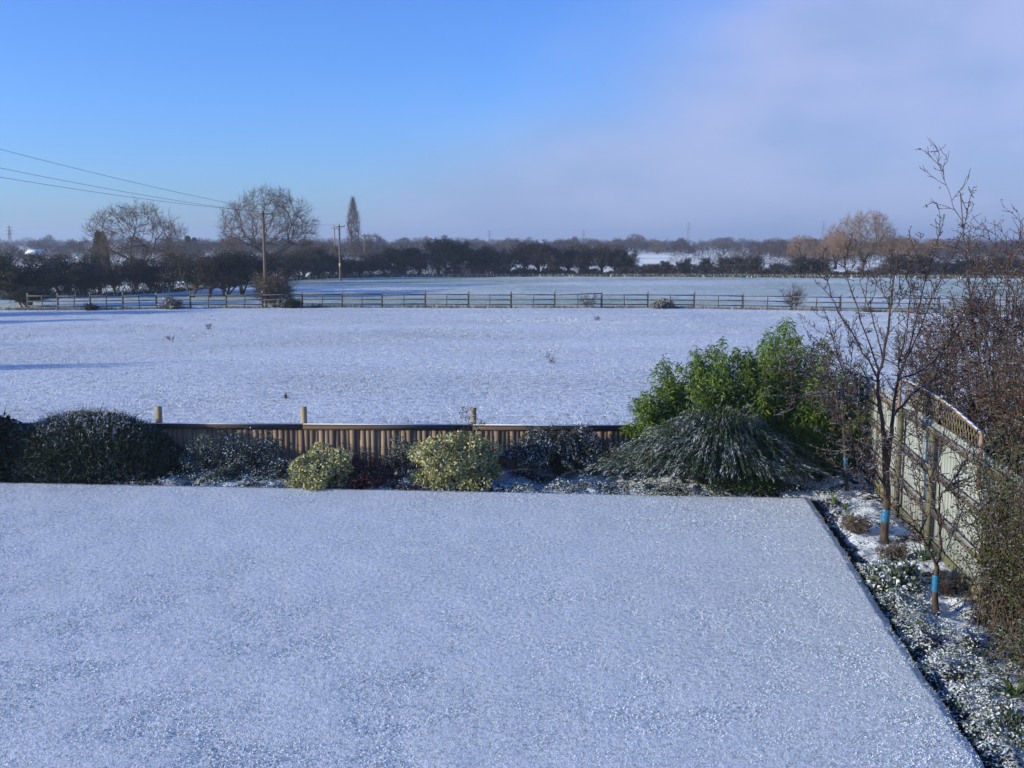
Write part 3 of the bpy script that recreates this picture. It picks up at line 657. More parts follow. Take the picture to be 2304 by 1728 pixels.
# far trees, rounder and hazier
def far_proto(seed, mat, H=9.0):
    rng = np.random.default_rng(seed); lb = [(rng.normal(), rng.normal(), rng.uniform(.1, 1), rng.uniform(.08, .2)) for _ in range(4)]
    cr = Crown(seed, 420, dome(8.0, H, H * .45, lb, .35, low=-.5), (0, 0, 1.2), tip=.02, tl=.8, twigs=4)
    return cr.meshes(M['bark'], M[mat], .09), cr.T1[:, 2].max()
for k, (sd_, mt) in {'far1': (201, 'twig'), 'far2': (202, 'twig'), 'far3': (203, 'twig_far'), 'far4': (204, 'twig_dark')}.items(): KIND[k] = far_proto(sd_, mt)
FT = [(730, 540, 190, 'far1', 1.5, 'hazy rounded bare tree between the tallest tree and the slim poplar'), (838, 520, 235, 'far1', 1.3, 'hazy pale rounded tree just right of the slim poplar'), (690, 528, 200, 'far2', 1.2, 'grey bare tree low behind the right flank of the tallest tree'),
      (1142, 534, 330, 'far2', 1.3, 'small hazy round tree behind the middle of the hedge'), (1430, 522, 420, 'far1', 1.3, 'hazy grey domed tree above the gap in the hedge'), (1384, 536, 420, 'far2', 1.6, 'hazy grey tree left of the domed one above the hedge gap'),
      (1478, 538, 420, 'far3', 1.5, 'hazy brownish tree right of the domed one above the hedge gap'), (1530, 536, 450, 'far1', 1.4, 'first hazy tree right of the hedge gap skyline'), (1580, 540, 450, 'far2', 1.4, 'low hazy tree near the first right-hand pylon'), (1628, 530, 400, 'far1', 1.7, 'wide hazy tree between the right-hand pylon and the brown trees'),
      (1672, 538, 380, 'far2', 1.5, 'hazy tree right of the wide one on the right skyline'), (1712, 540, 330, 'far4', 1.2, 'darker hazy tree left of the brown sunlit trees'), (1752, 536, 360, 'far1', 1.6, 'pale hazy tree directly left of the brown sunlit trees'),
      (1804, 524, 200, 'far3', 1.15, 'small rounded brown sunlit tree left of the big brown tree'), (1880, 516, 190, 'far3', 1.2, 'brown sunlit tree touching the left flank of the big brown tree'), (2040, 528, 185, 'far3', 1.5, 'broad brown sunlit tree to the right of the big brown tree'),
      (2106, 534, 190, 'far3', 1.4, 'brown sunlit tree behind the tall fruit tree shoots'), (2180, 548, 240, 'far4', 1.6, 'dull hazy tree behind the berried hedge, left one'), (2250, 550, 250, 'far4', 1.6, 'dull hazy tree behind the berried hedge, right one'),
      (30, 548, 170, 'far4', 1.3, 'dark twiggy tree at the left edge above the evergreen mass'), (215, 555, 190, 'far2', 1.3, 'grey tree low behind the left broad bare tree'), (400, 560, 200, 'far2', 1.5, 'grey tree low between the two large bare trees'), (148, 560, 260, 'far1', 1.4, 'hazy tree left of the broad bare tree, behind the hedge')]
for i, (x, y, Y, k, w, lab) in enumerate(FT):
    H = at(x, y, Y)[2]; b = at(x, 600, Y); place(k, 'distant_tree', lab, 'tree', (b[0], Y, -.1), H, w, i * 1.7)
def conifer(x, y, Y, w, lab, seed):
    H = at(x, y, Y)[2]; X = at(x, 600, Y)[0]; rng = np.random.default_rng(seed); root = tag(empty('conifer_tree', (X, Y, 0)), lab, 'tree')
    g = Geo(); g.tube([(0, 0, -.2), (0, 0, H * .5), (0, 0, H * .97)], [.2, .12, .02], 6); g.build('trunk', M['bark'], root)
    n = 5200; t = rng.random(n) ** .7; a = rng.uniform(0, 6.28, n); rr = w * (1 - t) ** .75 * (.72 + .28 * rng.random(n)) * (1 + .2 * np.sin(a * 3 + t * 9)); z = H * (.06 + .94 * t)
    P = np.stack([rr * np.cos(a), rr * np.sin(a), z], 1); D = np.stack([np.cos(a), np.sin(a), np.full(n, -.1)], 1) + rng.normal(size=(n, 3)) * .5
    g = Geo(); g.leaves(P, D, .1 * H * rng.uniform(.5, 1.2, n), .035 * H, rng); g.build('crown', M['conifer'], root)
conifer(228, 524, 130, 1.05, 'dark brownish conifer seen through the broad bare tree on the left', 1)
conifer(425, 532, 330, 1.7, 'tiny hazy conifer between the bare trees, left one of the pair', 2)
conifer(440, 536, 330, 1.5, 'tiny hazy conifer between the bare trees, right one of the pair', 3)

def woodland():
    rng = np.random.default_rng(77); g = Geo()
    for Y, zt, nn in ((620, 5.2, 190), (900, 7.5, 230), (1400, 11, 260)):
        xs = rng.uniform(-.62 * Y, .62 * Y, nn)
        for x in xs:
            h = zt * rng.uniform(.6, 1.1); w = h * rng.uniform(.5, .9); yy = Y + rng.uniform(-40, 40); n = 260
            d = rdir(rng, n); d[:, 2] = np.abs(d[:, 2]) * 1.3 - .25; P = np.array((x, yy, h * .42)) + d * np.array((w, w, h * .55)) * (rng.random((n, 1)) ** .4)
            g.leaves(P, rdir(rng, n), h * .24 * rng.uniform(.5, 1.2, n), h * .06, rng)
            g.segs([(x, yy, -.5)], [(x, yy, h * .6)], [.3], [.15], 4)
    stuff(g.build('distant_woodland', M['twig_dark']), 'hazy blue band of far-off woods along the horizon', 'woodland')
woodland()
def far_hedges():
    rng = np.random.default_rng(78); g = Geo()
    for Y, sl, h0, w in ((186, .03, 3.0, .7), (236, -.02, 3.6, .75), (318, .02, 3.7, .7), (430, -.03, 4.4, .7)):
        n = int(Y * 260); x = rng.uniform(-.6 * Y, .6 * Y, n); y = Y + sl * x + rng.normal(size=n) * .8
        h = h0 * (.35 + .9 * vnoise(x + 500, y * 0, int(Y), 5.0) + .5 * vnoise(x + 500, y * 0, int(Y) + 1, 1.6)) * (vnoise(x + 500, y * 0, int(Y) + 2, 22) > .22)
        P = np.stack([x, y, h * rng.random(n) ** .8], 1); k = h > .3
        D = rdir(rng, n) + np.array((0, 0, .7)); g.leaves(P[k], D[k], .0016 * Y * rng.uniform(.7, 2.2, k.sum()), .00032 * Y, rng)
    stuff(g.build('distant_hedges', M['twig_dark']), 'thin dark hedge lines between the far snowy fields', 'hedges')
far_hedges()
def underbrush():
    rng = np.random.default_rng(79); n = 110000; x = rng.uniform(-58, 72, n); y = hedge_y(x) + 1.3 + rng.normal(size=n) * .7
    h = np.interp(x, [-40, -14, -6, 18, 24, 60], [3.0, 3.0, 1.5, 1.4, 1.5, 1.8]) * np.clip(vnoise(x + 500, y * 0, 3, 2.4) * 1.2 + .6 * vnoise(x + 500, y * 0, 4, .6) - .22, 0, 1)
    P = np.stack([x, y, h * rng.random(n)], 1); k = h > .12; D = rdir(rng, n) + np.array((0, 0, .9)); g = Geo(); g.leaves(P[k], D[k], rng.uniform(.25, .7, k.sum()), .045, rng)
    stuff(g.build('hedge_underbrush', M['twig_dark']), 'tangled dark underbrush between the hedgerow stems', 'brush')
underbrush()

# ================================================================== POLES, WIRES, PYLONS, FAR BUILDINGS
def utility_pole(lab, base, H, r, arm=True, plate=False):
    root = tag(empty('utility_pole', base), lab, 'utility pole', 'wooden poles of the overhead line')
    g = Geo(); g.tube([(0, 0, -.6), (0, 0, H * .3), (0, 0, H * .7), (0, 0, H)], [r * 1.15, r * 1.05, r * .9, r * .8], 10); g.build('pole', M['pole'], root, True)
    if arm:
        g = Geo(); g.beam((-.75, -.16, H - .18), (.75, -.16, H - .18), .07, .08); g.beam((-.4, -.18, H - .2), (0, -.16, H - .7), .03, .04); g.beam((.4, -.18, H - .2), (0, -.16, H - .7), .03, .04); a = g.build('crossarm', M['metal'], root)
        for x in (-.65, 0.0, .65):
            g = Geo(); z = H - .12 if x else H
            g.tube([(x, -.16 if x else 0, z), (x, -.16 if x else 0, z + .05), (x, -.16 if x else 0, z + .10), (x, -.16 if x else 0, z + .16)], [.03, .065, .05, .025], 7); g.build('insulator', M['porcelain'], a)
    if plate:
        g = Geo(); g.box((0, -r * 1.02 - .012, 2.0), (.22, .02, .42)); g.build('warning_plate', M['plate'], root)
    return root
P1 = gp(597, 691); P1 = np.array((P1[0], P1[1] + .25, 0)); H1 = 7.05
utility_pole('nearest and tallest wooden utility pole, rising from a bush at the paddock fence', P1, H1, .115)
P2 = gp(766, 632); utility_pole('middle wooden utility pole with small yellow plate, in the field by the thicket', P2, 6.9, .125, plate=True)
P3 = at(821, 620, 190); utility_pole('small far wooden utility pole, right of the slim poplar', (P3[0], 190, 0), at(821, 527, 190)[2], .12)
P4 = at(755, 620, 230); utility_pole('faint far wooden utility pole, left of the slim poplar', (P4[0], 230, 0), at(755, 512, 230)[2], .12)
def wire(a, b, sag, lab, r=.0095):
    a, b = np.asarray(a, float), np.asarray(b, float); t = np.linspace(0, 1, 40)[:, None]; p = a + (b - a) * t; p[:, 2] -= (4 * sag * t * (1 - t))[:, 0]
    g = Geo(); g.tube(p - a, r, 5); o = g.build('overhead_wire', M['metal']); o.location = tuple(a); tag(o, lab, 'wire', 'overhead wires')
wire(P1 + (0, 0, H1 + .14), (-30, 8, 13.3), .8, 'uppermost overhead wire running from the nearest pole to the upper left')
wire(P1 + (-.65, -.16, H1 + .0), (-31, 8.2, 12.1), .9, 'middle overhead wire running from the nearest pole to the upper left')
wire(P1 + (.65, -.16, H1 - .06), (-30.5, 7.8, 11.0), 1.0, 'lowest overhead wire running from the nearest pole to the upper left')
wire(P1 + (0, 0, H1 + .14), P2 + (0, 0, 7.04), .5, 'thin overhead wire spanning from the nearest pole to the middle pole', .010)
def pylon(x, y, Y, lab):
    H = at(x, y, Y)[2]; X = at(x, 600, Y)[0]; root = tag(empty('electricity_pylon', (X, Y, -.2)), lab, 'pylon', 'electricity pylons on the skyline')
    b = H * .085; t = .28; g = Geo()
    for sx in (-1, 1):
        for sy in (-1, 1): g.beam((sx * b, sy * b, 0), (sx * b * .25, sy * b * .25, H * .72), t, t); g.beam((sx * b * .25, sy * b * .25, H * .72), (0, 0, H), t, t)
    lv = np.linspace(0, .72, 6)
    for z0, z1 in zip(lv[:-1], lv[1:]):
        w0, w1 = b * (1 - z0 / .72 * .75), b * (1 - z1 / .72 * .75)
        for s in (-1, 1):
            g.beam((-w0, s * w0, z0 * H), (w1, s * w1, z1 * H), t * .5, t * .5); g.beam((w0, s * w0, z0 * H), (-w1, s * w1, z1 * H), t * .5, t * .5)
    g.build('tower', M['steel'], root)
    for z, w in ((.66, .13), (.78, .16), (.90, .11)):
        g = Geo(); g.beam((-w * H, 0, z * H), (w * H, 0, z * H), t, t); g.beam((-w * H, 0, z * H), (0, 0, (z + .05) * H), t * .6, t * .6); g.beam((w * H, 0, z * H), (0, 0, (z + .05) * H), t * .6, t * .6); g.build('crossarm', M['steel'], root)
pylon(26, 506, 620, 'pylon near the left edge above the dark hedge')
pylon(1101, 517, 1000, 'clear small pylon above the middle of the hedge')
pylon(1312, 515, 1150, 'small pylon left of the hedge gap')
pylon(1547, 498, 1500, 'faint tall pylon over the right-hand hazy trees')
pylon(1849, 494, 1500, 'faint tall pylon just left of the big brown tree')
def house(x, y, Y, w, h, dep, rh, lab, wallm, seed):
    c = at(x, 620, Y); root = tag(empty('house', (c[0], Y, -.1)), lab, 'building')
    g = Geo(); g.box((0, 0, h / 2), (w, dep, h)); g.add([(-w / 2, -dep / 2, h), (-w / 2, dep / 2, h), (-w / 2, 0, h + rh * .97), (w / 2, -dep / 2, h), (w / 2, dep / 2, h), (w / 2, 0, h + rh * .97)], [(0, 1, 2), (3, 5, 4)]); g.build('wall', M[wallm], root)
    g = Geo(); e = .35
    for s in (-1, 1):
        a = np.array([(-w / 2 - e, s * (dep / 2 + e), h - .2), (w / 2 + e, s * (dep / 2 + e), h - .2), (w / 2 + e, 0, h + rh), (-w / 2 - e, 0, h + rh)]); b = a + (0, 0, .18)
        g.add(np.vstack([a, b]), [(3, 2, 1, 0), (4, 5, 6, 7), (0, 1, 5, 4), (1, 2, 6, 5), (2, 3, 7, 6), (3, 0, 4, 7)])
    rf = g.build('roof', M['roofsnow'], root)
    for k in (-.28, .28):
        g = Geo(); g.box((k * w, -dep / 2 - .02, h * .55), (w * .16, .06, h * .34)); g.build('window', M['glass'], root)
house(84, 577, 300, 3.6, 1.6, 5, 1.0, 'tiny low building with a snowy roof between trees at far left', 'render', 1)

# ================================================================== BUSHES AND WEEDS IN THE PADDOCK
def bramble(name, lab, loc, H, w, seed, stems=14, mats=('twig',), leaf=None, cat='bush', tw=.008, lo=.35):
    rng = np.random.default_rng(seed); T = Tree(seed)
    P = dict(max=2, nseg=[5, 4, 3], taper=[.4, .4, .5], nch=[8, 6, 0], start=[.15, .15, 0], wob=[.16, .2, .2], up=[-.02, .02, .02], ang=[45, 45, 0], lr=[.5, .5, 0], rr=[.6, .6, 0], rmin=tw)
    for k in range(stems):
        a = rng.uniform(0, 6.28); s = rng.uniform(.1, 1) * w / max(H, .1)
        T.branch(np.array((math.cos(a), math.sin(a), 0)) * rng.uniform(0, .25) * w + (0, 0, -.05), unit((math.cos(a) * s, math.sin(a) * s * .7, 1)), H * rng.uniform(.6, 1.0), tw * 1.8, 0, P)
    root = tag(empty(name, loc), lab, cat)
    T.geo([0], 4).build('stems', M[mats[0]], root); T.geo([1, 2], 3).build('twigs', M[mats[0]], root)
    if leaf:
        cs = np.array([a[1] for a in T.S[1]]); g = Geo(); clump_leaves(g, rng, cs, .16, leaf[1], .09, flat=.6); g.build('foliage', M[leaf[0]], root)
    return root
def on_fence(px, dy=-.3): 
    b = gp(px, 693); return (b[0], float(fence_y(b[0])) + dy, 0)
bramble('bush', 'tall bare bush wrapped round the foot of the nearest utility pole', (P1[0] + .7, P1[1] + .2, 0), 2.7, 1.5, 301, 44, ('twig',), ('verge_grass', 1), tw=.013)
bramble('bramble_bush', 'brown mounded bramble at the paddock fence, left of the nearest pole', on_fence(395), .85, 1.3, 302, 30, ('dead',), ('verge_grass', 5))
bramble('bramble_bush', 'dark low bramble just right of the nearest pole at the fence', on_fence(655, -.2), .75, 1.0, 303, 24, ('twig_dark',), ('ivy', 6))
bramble('bramble_bush', 'low scrubby weeds along the fence, second bay right of the nearest pole', on_fence(712), .4, .9, 304, 16, ('dead',))
bramble('bramble_bush', 'low dark scrub at the fence near its left end', on_fence(232), .5, 1.0, 305, 18, ('dead',), ('ivy', 3))
bramble('sapling', 'small twiggy sapling leaning at the fence below the lifted rail', on_fence(1322), 1.15, .6, 306, 9, ('twig',))
bramble('bramble_bush', 'brown heap of cut branches against the fence, right of centre', on_fence(1490, -.4), .75, 1.9, 307, 34, ('dead',), ('verge_grass', 3))
bramble('bush', 'round bare twiggy bush behind the fence, right of the brown heap', on_fence(1768, .6), 1.75, 1.0, 308, 18, ('twig',))
bramble('bramble_bush', 'low brown scrub on the fence seen through the fruit tree', on_fence(1905), .5, 1.2, 309, 18, ('dead',))
for px, py, h, lab in ((1240, 818, .5, 'dark two-stalked dead weed standing alone in mid paddock'), (1348, 722, .5, 'small dark dead weed in the paddock near the fence, right of centre'), (643, 897, .28, 'pale dead weed in the near paddock behind the second fence post'), (466, 742, .6, 'brown dead weed stalk at the left of the paddock'), (384, 768, .45, 'grey-green weed tuft left of the brown stalk in the paddock')):
    b = gp(px, py); bramble('dead_weed', lab, b, h * .85, h * .4, int(px), 3, ('dead',), cat='weed', tw=.006)

# ================================================================== GARDEN SHRUBS
def bz(x, y): return float(bed_z(np.array([x]), np.array([y]))[0])
def stems_geo(rng, n, rx, ry, h, r=.008):
    g = Geo()
    for k in range(n):
        a = rng.uniform(0, 6.28); q = rng.uniform(.1, .75); e_ = np.array((math.cos(a) * rx * q, math.sin(a) * ry * q, h * rng.uniform(.5, .85)))
        m = e_ * (.45, .45, .6) + rng.normal(size=3) * .02; g.tube([(e_[0] * .1, e_[1] * .1, -.08), m, e_], [r * 1.3, r, r * .5], 4)
    return g
def lump_pts(rng, n, rx, ry, h, lumps, amp=.22, low=.0, shell=.5):
    """points in a lumpy half-dome, denser to the outside, plus their outward directions"""
    d = rdir(rng, n); d[:, 2] = np.abs(d[:, 2]) * (1 - low) - low * rng.random(n) * .3
    L = rdir(rng, lumps); L[:, 2] = np.abs(L[:, 2]); w = rng.uniform(.5, 1.0, lumps)
    c = np.clip(d @ L.T, 0, 1) ** 14 * w; f = 1 - amp + amp * 1.25 * c.max(1)
    q = (1 - shell) + shell * rng.random(n) ** .5
    P = d * np.array((rx, ry, h)) * (f * q)[:, None]; P[:, 2] = np.maximum(P[:, 2], .02)
    return P, d
def clumpy_pts(rng, n, rx, ry, h, K):
    d = rdir(rng, K); d[:, 2] = np.abs(d[:, 2]); q = rng.uniform(.3, .95, K)[:, None]; C_ = d * q * np.array((rx, ry, h)); C_[:, 2] = np.maximum(C_[:, 2], .08 * h)
    rr = rng.uniform(.13, .34, K) * (rx * ry * h) ** (1 / 3) * 1.15; i = rng.integers(0, K, n); o = rdir(rng, n); o[:, 2] = o[:, 2] * .8 + .15
    P = C_[i] + o * (rr[i] * rng.uniform(.55, 1.0, n) ** .5)[:, None]; P[:, 2] = np.maximum(P[:, 2], .015); return P, o
def shrub(name, lab, x, y, rx, ry, h, seed, mat, n, size, aspect=.55, lumps=26, amp=.25, cat='shrub', stem_m='bark', out=.9, upb=.0, low=.1, shell=.45, droop=0, sprays=0, z=None, sprm=None, sprl=(.08, .28), spn=6, K=0):
    rng = np.random.default_rng(seed); root = tag(empty(name, (x, y, bz(x, y) if z is None else z)), lab, cat)
    stems_geo(rng, 14, rx, ry, h).build('stems', M[stem_m], root)
    P, d = clumpy_pts(rng, n, rx, ry, h, K) if K else lump_pts(rng, n, rx, ry, h, lumps, amp, low, shell); D = d * out + rdir(rng, n) + np.array((0, 0, upb))
    g = Geo(); g.leaves(P, D, size * rng.uniform(.6, 1.3, n), size * aspect, rng, droop=droop)
    if sprays:
        P, d = lump_pts(rng, sprays, rx * .9, ry * .9, h * .92, lumps, amp, low, .15); L = rng.uniform(sprl[0], sprl[1], sprays) * min(1, h); sm_ = 0 if sprm is None else 1
        dd = d * .8 + np.array((0, 0, .7)) + rng.normal(size=(sprays, 3)) * .3; dd /= np.linalg.norm(dd, axis=1, keepdims=True)
        hi = P[:, 2] + rng.normal(size=sprays) * .1 * h > .52 * h
        for sel, mm in ((hi, sm_), (~hi, 0)):
            A, B_, l_ = P[sel], dd[sel], L[sel]; k_ = len(A)
            g.segs(A, A + B_ * l_[:, None], np.full(k_, .004), np.full(k_, .002), 3, mm)
            for t in np.linspace(.2, 1, spn): g.leaves(A + B_ * (l_ * t)[:, None], B_ * .6 + rdir(rng, k_), size * .8, size * aspect * .8, rng, mm)
    g.build('foliage', [M[mat]] if sprm is None else [M[mat], M[sprm]], root); return root
# left end
shrub('evergreen_shrub', 'large dark mounded evergreen shrub with frosted upright shoots at the left of the bed', -8.8, 20.98, 2.1, .9, 1.82, 401, 'mound', 54000, .085, .18, 60, .12, upb=1.0, shell=.35, low=.15, sprays=5000, sprm='mound_frost', sprl=(.12, .30), spn=8)
shrub('laurel_shrub', 'dark glossy-leaved shrub cut off by the left edge, beside the mounded evergreen', -10.75, 20.75, .95, .7, 2.15, 402, 'laurel', 5200, .13, .5, 16, .4, sprays=160)
# off the frame to the left: the taller shrubs whose shade falls across the left of the bed
shrub('laurel_shrub', 'tall dark shrub beyond the left edge that shades the end of the bed', -16.2, 19.95, 1.8, 1.6, 5.0, 403, 'laurel', 16000, .14, .5, 20, .35, z=-.05)
# shaded perennials before the fence
shrub('small_shrub', 'shaded dusty grey-green shrub right of the mounded evergreen', -6.35, 20.9, .75, .45, .98, 404, 'greygreen', 3200, .05, .5, 14, .4, K=26, sprays=160)
shrub('small_shrub', 'shaded snowy shrub against the dark end of the brown fence', -5.35, 20.75, .75, .45, 1.0, 405, 'coton', 3200, .05, .5, 14, .4, K=26, sprays=170)
shrub('small_shrub', 'little shaded green shrub in front of the dark fence end', -5.9, 20.35, .32, .26, .42, 406, 'greygreen', 1400, .045, .5, 10, .4, K=26, sprays=60)
shrub('small_shrub', 'low shaded snowy shrub just left of the first golden shrub', -4.75, 20.45, .42, .3, .46, 407, 'coton', 1700, .045, .5, 10, .35, K=26, sprays=70)
# golden and red shrubs
shrub('golden_shrub', 'golden variegated shrub with dark red neighbour, left one of two', -3.85, 20.02, .95, .48, .72, 408, 'gold', 9000, .062, .7, 22, .5, out=.6, K=30, sprays=220, sprl=(.08, .26), spn=7)
shrub('red_shrub', 'dark red-leaved low shrub joined to the left golden shrub', -3.0, 20.05, .85, .46, .80, 409, 'berberis', 8000, .045, .55, 18, .3, K=40, sprays=200)
shrub('small_shrub', 'thin grey-green shrub before the fence, between the golden shrubs', -2.25, 20.85, .65, .32, .86, 410, 'greygreen', 1700, .05, .5, 12, .5, K=26, sprays=130)
shrub('golden_shrub', 'larger golden variegated shrub in the middle of the bed, right one of two', -1.12, 20.0, 1.0, .56, 1.02, 411, 'gold', 13000, .064, .7, 26, .5, out=.6, K=38, sprays=300, sprl=(.08, .30), spn=7)
shrub('small_shrub', 'grey-green wispy shrub poking above the fence behind the larger golden shrub', -.95, 20.85, .55, .34, 1.35, 412, 'greygreen', 2600, .05, .5, 14, .4, K=26, sprays=220)

# arching snow-laden cotoneaster and broom: sprays of small leaves on drooping stems
def arching(name, lab, x, y, n, reach, h, seed, mat, leaf, la, nl, ry=.6, bias=None, stem_r=.006, z0=.1, leafw=.4, cat='shrub', stem_m='bark', lift=1.0, drop=.6, rootx=0.0, flatq=.75):
    rng = np.random.default_rng(seed); root = tag(empty(name, (x, y, bz(x, y))), lab, cat); gs, gl = Geo(), Geo(); k = 9; t = np.linspace(0, 1, k)
    A = rng.uniform(0, 2 * np.pi, n)
    for a in A:
        q = rng.uniform(.25, 1.0); Lr = reach * (.35 + .65 * q) * rng.uniform(.75, 1.1); d = np.array((math.cos(a), math.sin(a) * ry))
        if bias is not None: d = d + np.array(bias) * rng.uniform(.3, 1)
        top = h * (1.12 - flatq * q) * rng.uniform(.7, 1.1); ox = rng.normal() * rootx; top *= math.exp(-(ox / (1.6 * rootx + .01)) ** 2 * .35) if rootx else 1
        px = ox * (.25 + .75 * t) + d[0] * Lr * t + rng.normal() * .05; py = d[1] * Lr * t + rng.normal() * .05
        pz = z0 + top * (np.sin(np.minimum(t * 1.25, 1) * np.pi / 2) * lift) - drop * top * np.clip(t - .45, 0, 1) ** 1.6 * 1.6 + rng.normal() * .02
        p = np.stack([px, py, np.maximum(pz, .03)], 1); gs.tube(p, np.linspace(stem_r, stem_r * .35, k), 3)
        m = rng.random(nl) ** .7 * .88 + .12; i = np.minimum((m * (k - 1)).astype(int), k - 2); fr = (m * (k - 1) - i)[:, None]
        b = p[i] * (1 - fr) + p[i + 1] * fr; dr = p[i + 1] - p[i]; dr /= np.linalg.norm(dr, axis=1, keepdims=True)
        gl.leaves(b + rng.normal(size=(nl, 3)) * .012, dr * la + rdir(rng, nl), leaf * rng.uniform(.6, 1.3, nl), leaf * leafw, rng)
    gs.build('stems', M[stem_m], root); gl.build('foliage', M[mat], root); return root
arching('cotoneaster_shrub', 'dark arching shrub dusted with snow, against the right end of the brown fence', .95, 20.72, 420, 1.45, 1.15, 421, 'coton', .055, .7, 46, .5, stem_m='twig_dark', leafw=.42)
arching('small_shrub', 'low snow-dusted arching shrub between the dusted shrub and the broom', 2.0, 20.5, 120, .7, .72, 422, 'coton', .05, .8, 40, .5, stem_m='twig_dark')
arching('broom_shrub', 'wide dark green broom with drooping snow-streaked sprays in the bed corner', 4.1, 19.8, 1400, 1.5, 1.78, 423, 'broom', .085, 2.2, 52, .62, bias=(-.34, -.08), stem_r=.006, leafw=.15, stem_m='broom', rootx=.62, flatq=.6, drop=.95)
shrub('low_shrub', 'low green leafy plant under the front of the broom', 4.6, 19.4, 1.0, .32, .46, 424, 'ivy_green', 3600, .05, .55, 16, .3)
shrub('leafy_shrub', 'small plant with snow-whitened leaves between the fence end and the bamboo', 2.55, 20.9, .34, .26, .92, 425, 'snowleaf', 700, .11, .35, 9, .45, upb=.5, low=0)

# bamboo
def bamboo():
    rng = np.random.default_rng(431); x0, y0 = 4.9, 20.95; root = tag(empty('bamboo', (x0, y0, 0)), 'tall bright green leafy bamboo clump in the garden corner', 'bamboo')
    gc, gl = Geo(), Geo(); k = 12; t = np.linspace(0, 1, k)
    # culm heads: (offset across, height) read off the clump's outline
    prof_x = [-2.35, -2.0, -1.6, -1.1, -.6, 0, .35, .75, 1.1, 1.5, 1.9, 2.2]; prof_h = [1.75, 2.15, 2.55, 2.85, 2.95, 2.9, 3.05, 3.35, 3.15, 2.75, 2.45, 2.1]
    for c in range(205):
        u = -1 + 2 * ((c * 0.6180339) % 1); bx = u * 1.7 + rng.normal() * .1; by = rng.normal() * .16
        ex = u * 2.45 + rng.normal() * .14; hh = np.interp(ex, prof_x, prof_h) * (rng.uniform(.42, .97) if c > 30 else rng.uniform(.94, 1.04)); ey = by + rng.normal() * .38 - .1
        bend = rng.uniform(.0, .35)
        p = np.stack([bx + (ex - bx) * t ** 1.7, by + (ey - by) * t ** 1.6, hh * (t - bend * .25 * t ** 4)], 1); p[0, 2] = -.1
        gc.tube(p, np.linspace(.009, .003, k), 4)
        nl = 460; m = 1 - rng.random(nl) ** 1.0 * .82; i = np.minimum((m * (k - 1)).astype(int), k - 2); fr = (m * (k - 1) - i)[:, None]
        b = p[i] * (1 - fr) + p[i + 1] * fr; spread = (.015 + .21 * np.sin(np.pi * np.clip((m - .1) / .9, 0, 1)) ** .8)[:, None]
        # leaves hang in small fans at twig ends
        nf = 26; fan = rng.normal(size=(nf, 3)) * np.array((.9, .9, .45)); fan = fan[rng.integers(0, nf, nl)]
        b = b + fan * spread * .55 + rng.normal(size=(nl, 3)) * .035
        D = rdir(rng, nl) * .8 + fan * .35 + np.array((0, 0, -.25)); gl.leaves(b, D, rng.uniform(.07, .155, nl), .023, rng, droop=.2)
    gc.build('canes', M['culm'], root); gl.build('foliage', M['bamboo'], root)
bamboo()

# ---- low ground cover under snow, both beds
def cover_pts(rng, n, region):
    if region == 'back':
        x = rng.uniform(-9.5, 5.6, n); y = lawn_far(x) + .06 + np.abs(rng.normal(size=n)) * .45; k = (y < bfy(x) - .2)
        dens = np.interp(x, [-9.5, -7.4, -6.9, -4.4, -4.2, -2.4, -2.1, -1.9, -.3, .1, 2.2, 3, 5.6], [.2, .3, .9, .95, .2, .2, .8, .3, .3, .7, 1, .9, .5])
    else:
        y = rng.uniform(8.0, 20.5, n); w = SF(y) - lawn_right(y); u = rng.random(n) ** 1.5; x = lawn_right(y) + .07 + u * (w - .15); k = np.ones(n, bool)
        dens = np.interp(y, [8, 9.5, 11, 14.6, 15.4, 18.2, 18.6, 20.5], [.5, .75, .95, .9, .35, .2, .5, .25]) * np.where(u < .55, 1, .45)
    k &= vnoise(x + 80, y, 61, .33) * .9 + rng.random(n) * .55 < dens * 1.05; return x[k], y[k]
def cover(name, lab, region, n, seed, size):
    rng = np.random.default_rng(seed); x, y = cover_pts(rng, n, region); z = bed_z(x, y)
    hmp = np.clip(vnoise(x + 80, y, 62, .22) * 1.4 - .25, 0, 1) * .17; N = len(x); P = np.stack([x, y, z + hmp * rng.uniform(.5, 1, N)], 1)
    D = rdir(rng, N); D[:, 2] = np.abs(D[:, 2]) * .45
    g = Geo(); g.leaves(P, D, size * rng.uniform(.6, 1.4, N), size * .6, rng, fold=.12); stuff(g.build(name, M['cover']), lab, 'ground cover')
cover('back_bed_ground_cover', 'low snow-covered leafy ground cover along the front of the back bed', 'back', 24000, 441, .036)
cover('side_bed_ground_cover', 'low snow-covered leafy ground cover between the lawn edge and the pale fence', 'side', 30000, 442, .032)

# ---- small plants in the side bed
def strap_clump(name, lab, px, py, n, L, seed, mat='strap', w=.022, up=1.2, cat='plant', pos=None):
    rng = np.random.default_rng(seed); b = gp(px, py) if pos is None else np.array(pos); root = tag(empty(name, (b[0], b[1], bz(b[0], b[1]))), lab, cat); g = Geo()
    for i in range(n):
        a = rng.uniform(0, 6.28); l = L * rng.uniform(.6, 1.1); d = unit((math.cos(a) * .7, math.sin(a) * .7, up * rng.uniform(.6, 1.2))); side = unit(np.cross(d, (0, 0, 1))); q = np.array((math.cos(a), math.sin(a), 0)) * .02 + (0, 0, -.03); V = []
        for j in range(6):
            f = w * (1 - (j / 5) ** 2) * .5 + .001; V += [q - side * f, q + side * f]; d = unit(d + np.array((0, 0, -.22 / up))); q = q + d * l / 5
        g.add(V, [(2 * j, 2 * j + 1, 2 * j + 3, 2 * j + 2) for j in range(5)])
    g.build('leaves', M[mat], root)
